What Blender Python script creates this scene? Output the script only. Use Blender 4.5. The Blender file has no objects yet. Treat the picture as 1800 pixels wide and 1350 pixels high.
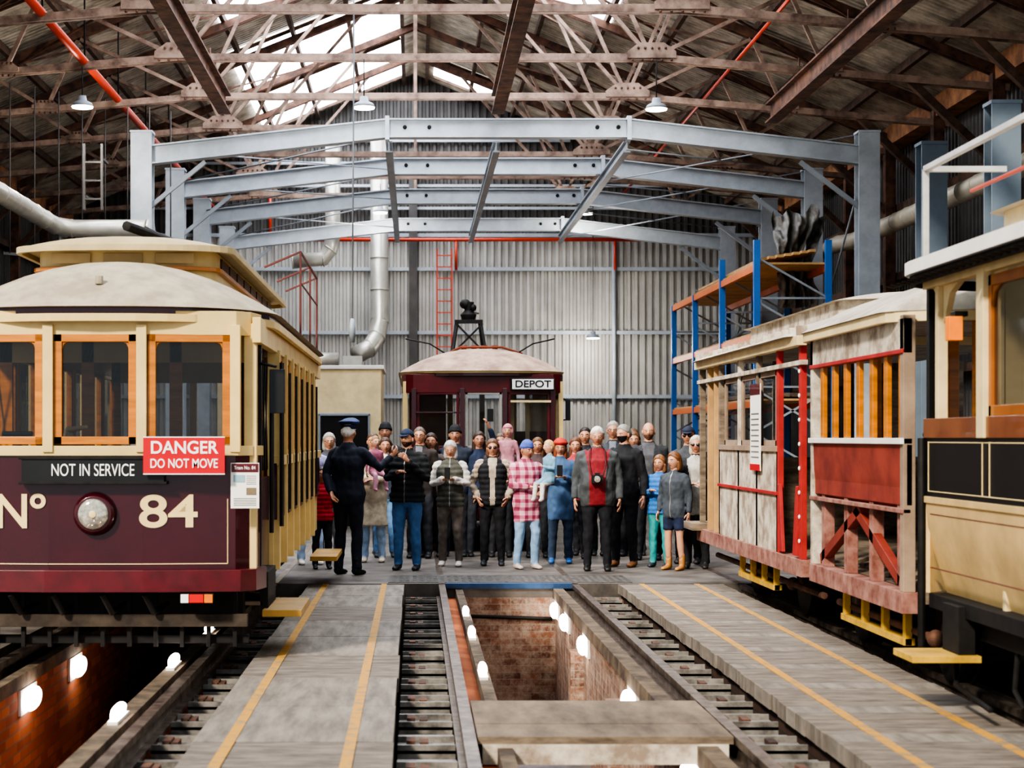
import bpy, bmesh, math, random
from mathutils import Vector, Matrix, Euler, noise
from mathutils.bvhtree import BVHTree
random.seed(7)
F=3000.0; CH=1.6
sc=bpy.context.scene
def lin(h):
    h=h.lstrip('#'); o=[]
    for i in (0,2,4):
        c=int(h[i:i+2],16)/255.0
        o.append(c/12.92 if c<=.04045 else ((c+.055)/1.055)**2.4)
    return (o[0],o[1],o[2],1)
_M={}
def M(name,col,rough=.6,metal=0,var=.2,scale=3.0,bump=0.0,col2=None,lo=.35,hi=.65,emit=0,stretch=None,coat=0):
    if name in _M: return _M[name]
    m=bpy.data.materials.new(name); m.use_nodes=True
    nt=m.node_tree; N=nt.nodes; L=nt.links
    p=N['Principled BSDF']; c=lin(col)
    p.inputs['Roughness'].default_value=rough; p.inputs['Metallic'].default_value=metal
    if coat: p.inputs['Coat Weight'].default_value=coat
    tc=N.new('ShaderNodeTexCoord'); mp=N.new('ShaderNodeMapping')
    L.new(tc.outputs['Object'],mp.inputs['Vector'])
    if stretch: mp.inputs['Scale'].default_value=stretch
    nz=N.new('ShaderNodeTexNoise'); nz.inputs['Scale'].default_value=scale; nz.inputs['Detail'].default_value=6
    nz.inputs['Roughness'].default_value=.65
    L.new(mp.outputs[0],nz.inputs['Vector'])
    cr=N.new('ShaderNodeValToRGB')
    cr.color_ramp.elements[0].position=lo; cr.color_ramp.elements[1].position=hi
    if col2: a=c; b=lin(col2)
    else:
        a=tuple(x*(1-var) for x in c[:3])+(1,); b=tuple(min(1,x*(1+var)) for x in c[:3])+(1,)
    cr.color_ramp.elements[0].color=a; cr.color_ramp.elements[1].color=b
    L.new(nz.outputs['Fac'],cr.inputs['Fac']); L.new(cr.outputs['Color'],p.inputs['Base Color'])
    if bump:
        bp=N.new('ShaderNodeBump'); bp.inputs['Strength'].default_value=bump; bp.inputs['Distance'].default_value=.02
        L.new(nz.outputs['Fac'],bp.inputs['Height']); L.new(bp.outputs[0],p.inputs['Normal'])
    if emit:
        p.inputs['Emission Color'].default_value=c; p.inputs['Emission Strength'].default_value=emit
    _M[name]=m; return m
def brick(name,c1,c2,mortar,wash,scale=1.0,lo=.5,hi=.62):
    m=bpy.data.materials.new(name); m.use_nodes=True; nt=m.node_tree;N=nt.nodes;L=nt.links;p=N['Principled BSDF']
    tc=N.new('ShaderNodeTexCoord'); sx=N.new('ShaderNodeSeparateXYZ'); ad=N.new('ShaderNodeMath'); ad.operation='ADD'; cx=N.new('ShaderNodeCombineXYZ')
    L.new(tc.outputs['Object'],sx.inputs[0]); L.new(sx.outputs['X'],ad.inputs[0]); L.new(sx.outputs['Y'],ad.inputs[1])
    L.new(ad.outputs[0],cx.inputs['X']); L.new(sx.outputs['Z'],cx.inputs['Y'])
    b=N.new('ShaderNodeTexBrick'); L.new(cx.outputs[0],b.inputs['Vector'])
    b.inputs['Color1'].default_value=lin(c1); b.inputs['Color2'].default_value=lin(c2); b.inputs['Mortar'].default_value=lin(mortar)
    b.inputs['Scale'].default_value=1; b.inputs['Brick Width'].default_value=.22*scale; b.inputs['Row Height'].default_value=.075*scale; b.inputs['Mortar Size'].default_value=.006
    nz=N.new('ShaderNodeTexNoise'); nz.inputs['Scale'].default_value=6; nz.inputs['Detail'].default_value=12; nz.inputs['Roughness'].default_value=.8; L.new(tc.outputs['Object'],nz.inputs['Vector'])
    cr=N.new('ShaderNodeValToRGB'); cr.color_ramp.elements[0].position=lo; cr.color_ramp.elements[1].position=hi; cr.color_ramp.elements[1].color=(.6,.6,.6,1)
    L.new(nz.outputs['Fac'],cr.inputs['Fac'])
    mx=N.new('ShaderNodeMix'); mx.data_type='RGBA'; L.new(cr.outputs['Color'],mx.inputs['Factor']); L.new(b.outputs['Color'],mx.inputs['A']); mx.inputs['B'].default_value=lin(wash)
    L.new(mx.outputs['Result'],p.inputs['Base Color']); p.inputs['Roughness'].default_value=.9
    return m
def glassmat(name,tint='#30383a',alpha=.45):
    m=bpy.data.materials.new(name); m.use_nodes=True; nt=m.node_tree;N=nt.nodes;L=nt.links
    p=N['Principled BSDF']; p.inputs['Base Color'].default_value=lin(tint); p.inputs['Roughness'].default_value=.04
    p.inputs['Specular IOR Level'].default_value=.8
    t=N.new('ShaderNodeBsdfTransparent'); mx=N.new('ShaderNodeMixShader'); mx.inputs[0].default_value=alpha
    L.new(t.outputs[0],mx.inputs[1]); L.new(p.outputs[0],mx.inputs[2]); L.new(mx.outputs[0],N['Material Output'].inputs[0])
    return m
class B:
    def __init__(s,name): s.name=name; s.v=[];s.f=[];s.m=[];s.mats=[];s.sm=[]
    def mi(s,mat):
        if mat not in s.mats: s.mats.append(mat)
        return s.mats.index(mat)
    def add(s,vs,fs,mat,smooth=False):
        o=len(s.v); s.v+= [tuple(v) for v in vs]; i=s.mi(mat)
        for f in fs: s.f.append(tuple(o+k for k in f)); s.m.append(i); s.sm.append(smooth)
    def box(s,x0,x1,y0,y1,z0,z1,mat):
        s.add([(x0,y0,z0),(x1,y0,z0),(x1,y1,z0),(x0,y1,z0),(x0,y0,z1),(x1,y0,z1),(x1,y1,z1),(x0,y1,z1)],
              [(0,3,2,1),(4,5,6,7),(0,1,5,4),(1,2,6,5),(2,3,7,6),(3,0,4,7)],mat)
    def beam(s,p,q,w,h,mat,up=(0,0,1)):
        p=Vector(p);q=Vector(q);d=(q-p).normalized();u=Vector(up)
        if abs(d.dot(u))>.98: u=Vector((0,1,0)) if abs(d.y)<.9 else Vector((1,0,0))
        a=d.cross(u).normalized();u=a.cross(d).normalized();a*=w/2;u*=h/2
        vs=[p-a-u,p+a-u,p+a+u,p-a+u,q-a-u,q+a-u,q+a+u,q-a+u]
        s.add(vs,[(0,1,2,3),(7,6,5,4),(0,4,5,1),(1,5,6,2),(2,6,7,3),(3,7,4,0)],mat)
    def ibeam(s,p,q,w,h,t,mat,up=(0,0,1)):
        p=Vector(p);q=Vector(q);d=(q-p).normalized();u=Vector(up)
        if abs(d.dot(u))>.98: u=Vector((0,1,0))
        a=d.cross(u).normalized();u=a.cross(d).normalized()
        s.beam(p+u*(h/2-t/2),q+u*(h/2-t/2),w,t,mat,u); s.beam(p-u*(h/2-t/2),q-u*(h/2-t/2),w,t,mat,u)
        s.beam(p,q,t,h-2*t,mat,u)
    def tube(s,pts,rad,mat,n=10,smooth=True):
        P=[Vector(p) for p in pts]; k=len(P)
        if not isinstance(rad,(list,tuple)): rad=[rad]*k
        vs=[];prev=None
        for i in range(k):
            if i==0:d=P[1]-P[0]
            elif i==k-1:d=P[-1]-P[-2]
            else:d=(P[i+1]-P[i]).normalized()+(P[i]-P[i-1]).normalized()
            d.normalize()
            if prev is None:
                u=Vector((0,0,1)) if abs(d.z)<.9 else Vector((0,1,0))
                a=d.cross(u).normalized()
            else:
                a=(prev-d*prev.dot(d)).normalized()
            prev=a;c=d.cross(a)
            for j in range(n):
                t=2*math.pi*j/n; vs.append(P[i]+(a*math.cos(t)+c*math.sin(t))*rad[i])
        fs=[]
        for i in range(k-1):
            for j in range(n):
                fs.append((i*n+j,i*n+(j+1)%n,(i+1)*n+(j+1)%n,(i+1)*n+j))
        fs.append(tuple(range(n))[::-1]); fs.append(tuple((k-1)*n+j for j in range(n)))
        s.add(vs,fs,mat,smooth)
    def rings(s,R,mat,n=20,p=2.0,smooth=True):
        vs=[]
        for (cx,cy,z,rx,ry) in R:
            for j in range(n):
                t=2*math.pi*j/n;c=math.cos(t);q=math.sin(t);e=2/p
                vs.append((cx+rx*math.copysign(abs(c)**e,c),cy+ry*math.copysign(abs(q)**e,q),z))
        fs=[];k=len(R)
        for i in range(k-1):
            for j in range(n): fs.append((i*n+j,i*n+(j+1)%n,(i+1)*n+(j+1)%n,(i+1)*n+j))
        fs.append(tuple(range(n))[::-1]); fs.append(tuple((k-1)*n+j for j in range(n)))
        s.add(vs,fs,mat,smooth)
    def ell(s,c,r,mat,nu=16,nv=10,rot=None):
        vs=[];c=Vector(c)
        for i in range(nv+1):
            ph=math.pi*i/nv
            for j in range(nu):
                t=2*math.pi*j/nu
                v=Vector((r[0]*math.sin(ph)*math.cos(t),r[1]*math.sin(ph)*math.sin(t),r[2]*math.cos(ph)))
                if rot: v=rot@v
                vs.append(c+v)
        fs=[(i*nu+j,(i+1)*nu+j,(i+1)*nu+(j+1)%nu,i*nu+(j+1)%nu) for i in range(nv) for j in range(nu)]
        s.add(vs,fs,mat,True)
    def ribbon(s,poly,z0,z1,t,mat,closed=False,smooth=False):
        n=len(poly);P=[Vector((p[0],p[1])) for p in poly];inn=[]
        for i in range(n):
            a=P[(i-1)%n] if (closed or i>0) else P[i]; c=P[(i+1)%n] if (closed or i<n-1) else P[i]
            d=(c-a)
            if d.length<1e-9: d=Vector((1,0))
            d.normalize(); nn=Vector((-d.y,d.x)); inn.append(P[i]+nn*t)
        vs=[]
        for i in range(n):
            vs+=[(P[i].x,P[i].y,z0),(P[i].x,P[i].y,z1),(inn[i].x,inn[i].y,z1),(inn[i].x,inn[i].y,z0)]
        fs=[]
        for i in range(n if closed else n-1):
            a=4*i;b=4*((i+1)%n)
            for k in range(4): fs.append((a+k,b+k,b+(k+1)%4,a+(k+1)%4))
        if not closed: fs.append((0,1,2,3)); fs.append((4*n-1,4*n-2,4*n-3,4*n-4))
        s.add(vs,fs,mat,smooth)
    def poly(s,pts,off,mat):
        n=len(pts);P=[Vector(p) for p in pts];o=Vector(off)
        s.add(P+[p+o for p in P],[tuple(range(n)),tuple(range(2*n-1,n-1,-1))]+[(i,(i+1)%n,n+(i+1)%n,n+i) for i in range(n)],mat)
    def mesh(s):
        me=bpy.data.meshes.new(s.name); me.from_pydata(s.v,[],s.f)
        for m in s.mats: me.materials.append(m)
        me.polygons.foreach_set('material_index',s.m); me.polygons.foreach_set('use_smooth',s.sm); me.update()
        return me
    def make(s,parent=None,recalc=True,bevel=0):
        me=s.mesh()
        if recalc:
            bm=bmesh.new();bm.from_mesh(me);bmesh.ops.recalc_face_normals(bm,faces=bm.faces);bm.to_mesh(me);bm.free()
        ob=bpy.data.objects.new(s.name,me); sc.collection.objects.link(ob)
        if parent: ob.parent=parent
        if bevel:
            md=ob.modifiers.new('bev','BEVEL');md.width=bevel;md.segments=2;md.limit_method='ANGLE'
        return ob
def text(s,x,y,z,w,h,mat,parent,rz=0,bold=.0):
    cu=bpy.data.curves.new('lettering','FONT');cu.body=s;cu.extrude=.002;cu.align_x='CENTER';cu.align_y='CENTER';cu.offset=bold
    ob=bpy.data.objects.new('lettering',cu);sc.collection.objects.link(ob);cu.materials.append(mat)
    bpy.context.view_layer.update();d=ob.dimensions
    ob.scale=(w/max(d.x,.001),h/max(d.y,.001),1)
    ob.location=(x,y,z);ob.rotation_euler=(math.pi/2,0,rz)
    if parent: ob.parent=parent
    return ob

# ---------------- materials
maroon=M('maroon_paint','#3f0e17',.26,0,.18,2,coat=.3)
maroonB=M('maroon_bumper','#560f18',.4,0,.3,5,coat=.2)
cream=M('cream_paint','#d3b87c',.45,0,.12,2)
creamL=M('pale_cream_paint','#d8c292',.5,0,.14,3)
orangew=M('varnished_timber','#b8701c',.35,0,.25,2,stretch=(1,1,8),coat=.3)
tanroof=M('canvas_roof','#988c78',.85,0,.15,5,bump=.2,col2='#b3a791')
gold=M('gold_lettering','#e2c88e',.4,0,.05)
blackp=M('black_paint','#101112',.4,0,.3)
blackm=M('grimy_black_metal','#1c1917',.7,.3,.5,8)
rust=M('rusty_steel','#33231c',.8,.1,.4,5,col2='#6f4c3a',bump=.3)
trussm=M('truss_paint','#4a342b',.7,0,.3,4,col2='#99806f',lo=.3,hi=.62)
purl=M('purlin_timber','#32241c',.85,0,.4,6,col2='#5f4636')
galv=M('galvanised_steel','#a4abb1',.45,.2,.12,4)
galvd=M('painted_grey_steel','#868d93',.5,.1,.15,2)
bluegrey=M('bluegrey_steel','#67747f',.5,.1,.1,2)
ductm=M('duct_metal','#b0ada3',.35,.5,.12,5)
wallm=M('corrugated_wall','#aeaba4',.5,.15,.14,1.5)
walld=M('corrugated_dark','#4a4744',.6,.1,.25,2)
roofm=M('roof_sheet','#857c6f',.6,.1,.2,3,col2='#c2b7a6')
redpipe=M('red_pipe','#b8391f',.4,0,.12)
concrete=M('worn_deck','#655d54',.8,0,.15,3.5,col2='#8d8478',bump=.3,stretch=(3,.5,1))
deckw=M('timber_deck','#594f46',.85,0,.15,3.5,col2='#857b6f',bump=.35,stretch=(1,3,1))
floorm=M('workshop_floor','#443f3a',.6,0,.2,2,col2='#716a62',bump=.2)
railm=M('rail_steel','#4a403a',.38,.7,.25,8,col2='#93867b')
sleeper=M('steel_sleeper','#55514c',.5,.3,.3,6,col2='#9a948b')
dirt=M('pit_dirt','#1f1a16',.95,0,.4,4)
timberb=M('old_timber','#55483c',.85,0,.3,4,col2='#877763',stretch=(1,.3,4))
kerb=M('pit_kerb','#3d332b',.9,0,.3,5,col2='#75644f')
white=M('white_paint','#dedad2',.55,0,.06,4)
dirtywhite=M('flaking_white','#8b7a68',.8,0,.2,5,col2='#cbc1ae',lo=.38,hi=.6)
redp=M('red_paint','#a22824',.6,0,.2,5)
oldred=M('weathered_red','#6f261d',.6,0,.15,4,col2='#913a2a')
pink=M('faded_red_primer','#6f3d30',.85,0,.3,6,col2='#a3786a')
yellowp=M('yellow_paint','#a5812a',.6,0,.2,5,col2='#cfa745')
bluep=M('rack_blue','#1d66b0',.4,0,.1)
bluestrip=M('pit_edge_blue','#2a4a70',.6,0,.3,6)
orangep=M('rack_orange','#d56c28',.45,0,.1)
ply=M('plywood','#b58e5c',.7,0,.2,3)
paper=M('paper','#e9e6df',.7,0,.02)
signred=M('sign_red','#c4151f',.35,0,.03)
signwhite=M('sign_white','#f2f0ec',.5,0,.01)
greytext=M('grey_print','#77736c')
glass=glassmat('window_glass','#14181a',.6)
glassc=glassmat('clear_glass','#2a3234',.3)
lens=M('headlight_lens','#b9b4a6',.08,.6,.3,40)
lamp_e=M('lamp_glow','#fff4e2',.5,0,0,emit=12)
pit_e=M('pit_lamp_glow','#fff2e6',.5,0,0,emit=13)
sky_e=M('skylight_sheet','#eef4ff',.5,0,0,emit=10)
dark=M('dark_interior','#14100d',.9,0,.3)
brickO=brick('pit_brick','#94481e','#c06a34','#7e6552','#b09a86',lo=.6,hi=.75)
brickW=brick('whitewashed_brick','#5a3628','#835a44','#77675a','#b5a897',lo=.42,hi=.6)
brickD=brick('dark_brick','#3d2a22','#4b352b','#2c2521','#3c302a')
yl=M('worn_yellow_line','#bd8a2e',.75,0,.1,9,col2='#85765a',lo=.48,hi=.64)

# ---------------- ground level structure
YE=18.75
b=B('floor'); b.box(-8,8,YE,38.2,-.15,0,floorm)
b.box(-8,-3.15,3,YE,-.15,0,floorm); b.box(5.25,8,3,YE,-.15,0,floorm)
for x in (-2.98,-1.545,.29,1.75,3.58,5.02): b.box(x-.035,x+.035,YE,36,-.01,.004,railm)
b.box(.33,1.72,YE-.04,YE+.08,-.05,.004,bluestrip)
chk=M('checker_plate','#3b3a38',.5,.4,.3,20,col2='#67645f')
b.box(-.3,2.4,YE+.1,YE+1.1,.0,.006,chk)
for i in range(34):
    for j in range(9): 
        b.box(-.26+i*.078,-.22+i*.078,YE+.15+j*.1,YE+.165+j*.1,.006,.009,sleeper)
b.make()
b=B('pit_floor'); b.box(-8,8,3,YE+.2,-1.45,-1.3,dirt); b.box(.5,1.54,3,YE,-1.3,-1.28,floorm); b.make()
b=B('pit_end_wall'); b.box(-8,8,YE,YE+.15,-1.3,-.152,brickW)
b.tube([(.5,YE-.04,-.35),(1.5,YE-.04,-.38)],.02,blackm,8); b.make()
def pit(x0,x1,ml,mr):
    b=B('pit_wall')
    b.box(x0-.18,x0,3,YE,-1.3,-.16,ml); b.box(x1,x1+.18,3,YE,-1.3,-.16,mr)
    b.box(x0-.06,x0+.02,3,YE,-.158,-.06,kerb); b.box(x1-.03,x1+.08,3,YE,-.158,-.05,kerb)
    b.box(x0-.5,x0-.2,3,YE,-1.3,-.55,dirt); b.box(x1+.2,x1+.5,3,YE,-1.3,-.55,dirt)
    for yy in (9.6,12.6,15.6): b.box(x1-.12,x1,yy,yy+.25,-1.3,-.36,mr)
    return b.make()
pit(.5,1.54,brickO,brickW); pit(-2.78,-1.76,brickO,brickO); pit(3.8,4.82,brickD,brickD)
def deck(name,x0,x1,y0,y1,lines,bd,mats):
    b=B(name); y=y0;i=0
    while y<y1-.01:
        e=min(y+bd,y1); b.box(x0+random.uniform(-.008,.008),x1+random.uniform(-.01,.01),y,e-.01,-.1,random.uniform(-.004,0),mats[i%len(mats)]); y=e;i+=1
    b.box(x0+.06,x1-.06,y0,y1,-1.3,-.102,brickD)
    for l in lines: b.box(l-.03,l+.03,y0,y1,-.002,.003,yl)
    b.make()
deck('platform_deck',-1.17,-.12,3,YE-.06,[-.98,-.34],1.2,[concrete,deckw,concrete])
deck('platform_deck',2.22,3.38,3,YE-.06,[2.48,3.08],.24,[deckw,concrete,deckw,deckw])
def rail(x):
    b=B('rail')
    b.box(x-.035,x+.035,3,YE-.06,-.045,0,railm); b.box(x-.01,x+.01,3,YE-.06,-.13,-.045,railm); b.box(x-.06,x+.06,3,YE-.06,-.15,-.13,railm)
    b.make()
for x in (-2.98,-1.545,.29,1.75,3.58,5.02): rail(x)
def rungs(x0,x1):
    b=B('track_sleepers'); y=4.1
    while y<YE-.2:
        b.box(x0,x1,y,y+.3,-.17,-.152,sleeper); b.box(x0,x1,y,y+.02,-.32,-.12,sleeper);b.box(x0,x1,y+.28,y+.3,-.3,-.12,sleeper)
        b.box(x0+.05,x0+.10,y+.08,y+.22,-.152,-.11,rust); b.box(x1-.2,x1-.15,y+.08,y+.22,-.152,-.12,rust)
        b.box(x0,x1,y+.5,y+.56,-.24,-.16,sleeper)
        y+=.78
    b.make()
rungs(-.1,.225); rungs(1.815,2.2); rungs(-1.48,-1.19); rungs(3.39,3.51); rungs(-3.15,-3.05)
b=B('pit_crossing_board')
b.box(.335,1.705,9.14,9.55,-.04,.0,timberb); b.box(.335,1.705,9.56,9.98,-.04,.002,timberb); b.box(.335,1.705,9.99,10.4,-.04,.0,timberb)
b.box(.36,1.68,9.14,9.2,-.15,-.04,dirtywhite); b.make()
def pitlamp(x,y,side):
    b=B('pit_lamp'); b.box(min(x,x+side*.02),max(x,x+side*.02),y-.25,y+.25,-.35,-.17,white)
    b.ell((x+side*.045,y,-.26),(.045,.24,.085),pit_e,12,8); b.make()
def kerblamp(x,y,z):
    b=B('pit_lamp'); b.box(x-.03,x+.03,y-.2,y+.2,z-.05,z-.03,white); b.ell((x,y,z),(.032,.22,.045),pit_e,12,8); b.make()
for y in (18.4,17.2,15.3,12.0,9.3): pitlamp(1.54,y,-1)
for y in (15.9,14.2,11.9): kerblamp(.47,y,-.01)
for y in (13.9,12.2,10.1,8.2): pitlamp(-2.78,y,1)
for y in (14.4,12.3,10.0): kerblamp(-1.74,y,-.0)

# ---------------- shell
def corr(name,o,u,v,W,H,per,amp,mat):
    o=Vector(o);u=Vector(u).normalized();v=Vector(v).normalized();n=u.cross(v).normalized()
    vs=[];k=int(W/per)
    for i in range(k):
        for (a,h) in ((0,0),(.38,0),(.5,1),(.88,1)):
            p=o+u*((i+a)*per)+n*(h*amp); vs+= [p,p+v*H]
    fs=[(2*i,2*i+2,2*i+3,2*i+1) for i in range(len(vs)//2-1)]
    b=B(name); b.add(vs,fs,mat); return b.make(recalc=False)
BY=38.0
corr('wall_back',(-8,BY,0),(1,0,0),(0,0,1),16,6.1,.16,.07,wallm)
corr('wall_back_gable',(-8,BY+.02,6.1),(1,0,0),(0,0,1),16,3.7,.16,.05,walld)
b=B('wall_girts')
for z in (.5,2.52,3.94,5.35,6.1): b.box(-8,8,BY-.16,BY-.06,z-.04,z+.04,galv)
for z in (6.7,7.2,7.7,8.2): b.box(-8+(z-6.3)*2.4,8-(z-6.3)*2.4,BY-.14,BY-.08,z-.03,z+.03,galv)
for x in (-4.8,-.05): b.box(x-.09,x+.09,BY-.3,BY-.16,0,8,walld)
b.tube([(4.4,BY-.22,0),(4.4,BY-.22,5.9)],.045,galv,8)
b.make()
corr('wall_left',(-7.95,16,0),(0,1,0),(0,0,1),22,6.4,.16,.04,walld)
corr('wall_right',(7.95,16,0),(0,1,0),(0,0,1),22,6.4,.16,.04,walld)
L_=math.hypot(8.1,3.24)
corr('ceiling_right',(0,16,9.72),(0,1,0),(8.1,0,-3.24),22.2,L_,.13,.035,roofm)
corr('ceiling_left',(0,16,9.72),(0,1,0),(-8.1,0,-3.24),22.2,L_,.13,.035,roofm)
def zr(x): return 9.7-.4*abs(x)
b=B('roof_purlins')
for i in range(9):
    x=.25+i*.95
    for sgn in (-1,1): b.beam((sgn*x,16,zr(x)-.1),(sgn*x,BY,zr(x)-.1),.07,.12,purl)
b.make()
def skylight(x0,x1,y0,y1):
    b=B('skylight')
    b.add([(x0,y0,zr(x0)-.03),(x1,y0,zr(x1)-.03),(x1,y1,zr(x1)-.03),(x0,y1,zr(x0)-.03)],[(0,1,2,3)],sky_e)
    b.beam((x0,y0,zr(x0)-.06),(x1,y0,zr(x1)-.06),.05,.06,purl);b.beam((x0,y1,zr(x0)-.06),(x1,y1,zr(x1)-.06),.05,.06,purl)
    b.make(recalc=False)
skylight(-.3,-3.3,30,33.4); skylight(-.3,-3.3,33.8,37.4); skylight(.4,1.7,35.4,37.2)
for y in (16.6,19.6,22.6,25.6): skylight(-.6,-3.2,y,y+2.6); skylight(.6,3.2,y,y+2.6)  # extra glowing panels above the frame, unseen, added to light the interior
def truss(y):
    b=B('roof_truss')
    zb=6.6; ze=6.2
    for dy in (-.06,.06):
        b.beam((-3.1,y+dy,zb),(3.1,y+dy,zb),.02,.09,trussm)
        for s in (-1,1):
            b.beam((s*3.1,y+dy,zb),(s*7.8,y+dy,ze),.02,.09,trussm)
            b.beam((0,y+dy,zr(0)-.22),(s*7.8,y+dy,zr(7.8)-.22),.03,.12,rust)
    for s in (-1,1):
        g=(s*3.1,y,zb)
        for tx in (.9,2.2,3.7,5.0): b.beam(g,(s*tx,y,zr(tx)-.22),.05,.05,trussm)
        g2=(s*5.4,y,6.42)
        for tx in (4.9,6.3): b.beam(g2,(s*tx,y,zr(tx)-.22),.05,.05,trussm)
        for (gx,gz,r) in ((3.1,zb+.05,.32),(5.4,6.45,.2)):
            pts=[(s*gx+r*a,y-.09,gz+r*.6*c) for a,c in ((-1,-.35),(1,-.35),(1,.1),(.5,.7),(-.5,.7),(-1,.1))]
            b.poly(pts,(0,.02,0),trussm)
            for a in (-.8,-.4,0,.4,.8):
                for zz in (-.1,.06): b.ell((s*gx+r*a*(1 if zz<0 else .7),y-.1,gz+zz),(.018,.012,.018),rust,8,6)
    b.beam((0,y,zb),(0,y,zr(0)-.2),.05,.05,trussm)
    b.make()
ys=[17.35+2.55*i for i in range(8)]
for y in ys: truss(y)
b=B('roof_bracing')
for i in range(len(ys)-1):
    for s in (-1,1):
        if i<3 or s>0: b.beam((s*1.2,ys[i],zr(1.2)-.3),(s*5.8,ys[i+1],zr(5.8)-.3),.03,.03,rust)
        if i%2: b.beam((s*5.8,ys[i],zr(5.8)-.3),(s*1.2,ys[i+1],zr(1.2)-.3),.03,.03,rust)
b.make()
b=B('wall_plate')
for s in (-1,1):
    b.beam((s*7.75,16,6.45),(s*7.75,BY,6.45),.3,.3,M('plate_timber','#6a4630',.85,0,.3,4,col2='#a0714a'))
    for y in ys:
        b.beam((s*7.65,y,0),(s*7.65,y,6.4),.16,.16,rust)
        b.beam((s*7.65,y,5.2),(s*6.5,y,6.3),.1,.1,purl)
    for z in (2.6,4.2,5.3): b.beam((s*7.8,16,z),(s*7.8,BY,z),.1,.12,purl)
b.make()
for (x,z) in ((-2.7,6.33),(1.17,6.33),(5.05,6.2)):
    b=B('runway_beam'); b.ibeam((x,16.2,z),(x,24.2,z),.18,.28,.025,rust)
    for y in ys[:3]: b.tube([(x,y,z),(x,y,z+.4)],.012,rust,6)
    b.make()
for (x,z,y1) in ((1.17,5.8,36),(3.05,5.8,36),(-.38,5.8,36)):
    b=B('tie_beam'); b.ibeam((x,24.6,z),(x,y1,z),.1,.16,.02,galvd); b.make()
def portal(y):
    b=B('portal_frame')
    zt=6.02
    def ib(p,q): b.ibeam(p,q,.2,.27,.02,galv)
    ib((-.4,y,zt),(3.05,y,zt)); ib((3.05,y,zt),(6.35,y,zt-.38)); ib((-.4,y,zt),(-3.8,y,zt-.38))
    for x in (-.4,3.05): b.box(x-.03,x+.03,y-.11,y+.11,zt-.17,zt+.17,galv)
    for x in (-.15,.2,2.6,2.9): b.tube([(x,y-.04,zt+.02),(x,y+.04,zt+.02)],.03,blackm,8)
    for x in (-3.9,6.46):
        b.ibeam((x,y,0),(x,y,5.98),.3,.26,.025,galv,up=(0,1,0)) 
        b.box(x-.16,x+.16,y-.14,y+.14,5.95,5.98,galv)
        b.box(x-.2,x+.2,y-.2,y+.2,0,.03,galv)
    b.beam((-3.8,y,4.9),(-3.0,y,5.55),.06,.06,galvd); b.beam((6.35,y,4.9),(5.5,y,5.55),.06,.06,galvd)
    b.make()
pys=(24.4,27.8,31.25,35.4)
for y in pys: portal(y)
b=B('bracing_rods')
for i in range(3):
    for (xa,xb) in ((-3.8,-.4),(3.05,6.3)):
        b.tube([(xa,pys[i]+.15,5.75),(xb,pys[i+1]-.15,5.95)],.012,galvd,6); b.tube([(xb,pys[i]+.15,5.95),(xa,pys[i+1]-.15,5.75)],.012,galvd,6)
    b.tube([(-3.9,pys[i]+.15,5.5),(-3.9,pys[i+1]-.15,3)],.015,galvd,6);b.tube([(6.46,pys[i]+.15,5.5),(6.46,pys[i+1]-.15,3)],.015,galvd,6)
b.make()
for (x,y,t) in ((6.5,21.5,5.3),(6.5,18.9,5.3)):
    b=B('steel_column'); b.ibeam((x,y,0),(x,y,t),.32,.28,.025,bluegrey,up=(0,1,0)); b.box(x-.2,x+.2,y-.2,y+.2,0,.03,bluegrey); b.box(x-.17,x+.17,y-.15,y+.15,t-.02,t+.02,bluegrey); b.make()
b=B('sprinkler_pipe'); b.tube([(-4.35,16.2,6.55),(-4.35,37.6,6.55)],.055,redpipe,12)
for y in ys: b.tube([(-4.35,y,6.55),(-4.35,y,7.8)],.012,blackm,6)
b.make()
b=B('sprinkler_pipe'); b.tube([(4.6,16.2,7.0),(4.6,37.6,7.0)],.025,redpipe,10); b.make()
b=B('sprinkler_pipe'); b.tube([(-3.2,BY-.4,5.97),(7,BY-.4,5.97)],.04,redpipe,10)
b.tube([(.9,BY-.4,5.97),(.9,BY-.4,5.3)],.03,redpipe,8);b.tube([(4.4,BY-.4,5.97),(4.4,BY-.4,5.3)],.03,redpipe,8)
b.tube([(-3.2,BY-.4,5.97),(-3.2,BY-.4,7.2)],.04,redpipe,8); b.make()
def duct(name,pts,r,mat=ductm,rib=.6):
    b=B(name); b.tube(pts,r,mat,18)
    for i in range(len(pts)-1):
        p=Vector(pts[i]);q=Vector(pts[i+1]);l=(q-p).length;n=int(l/rib)
        for k in range(n+1):
            c=p+(q-p)*(k/max(n,1)); d=(q-p).normalized()*.015; b.tube([c-d,c+d],r*1.06,mat,18)
    b.make()
duct('ventilation_duct',[(-.77,36.6,8.2),(-.77,36.6,4.1),(-.82,36.4,3.75),(-.98,36.2,3.5),(-1.25,36,3.35)],.19)
duct('ventilation_duct',[(-1.75,36.2,7.8),(-1.75,36.2,5.9),(-1.8,36.2,5.6),(-1.95,36.2,5.4),(-2.6,36.2,5.35)],.16)
duct('ventilation_duct',[(-5.0,18,4.55),(-5.0,23.0,4.55),(-4.95,23.4,4.52),(-4.75,23.6,4.5),(-3.7,23.6,4.5)],.12)
duct('ventilation_duct',[(6.95,18,4.72),(6.95,27,4.72),(6.8,27.4,4.72),(6.5,28.6,4.6)],.13,M('duct_cream','#a79f8e',.5,.2,.1))
b=B('dust_extractor'); b.tube([(-2.6,35.5,3.2),(-1.6,35.5,3.2)],.18,ductm,16); b.box(-1.5,-1.1,35.3,35.75,2.6,3.3,ductm); b.box(-2.5,-1.7,35.3,35.7,2.9,3.05,blackm); b.make()
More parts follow.
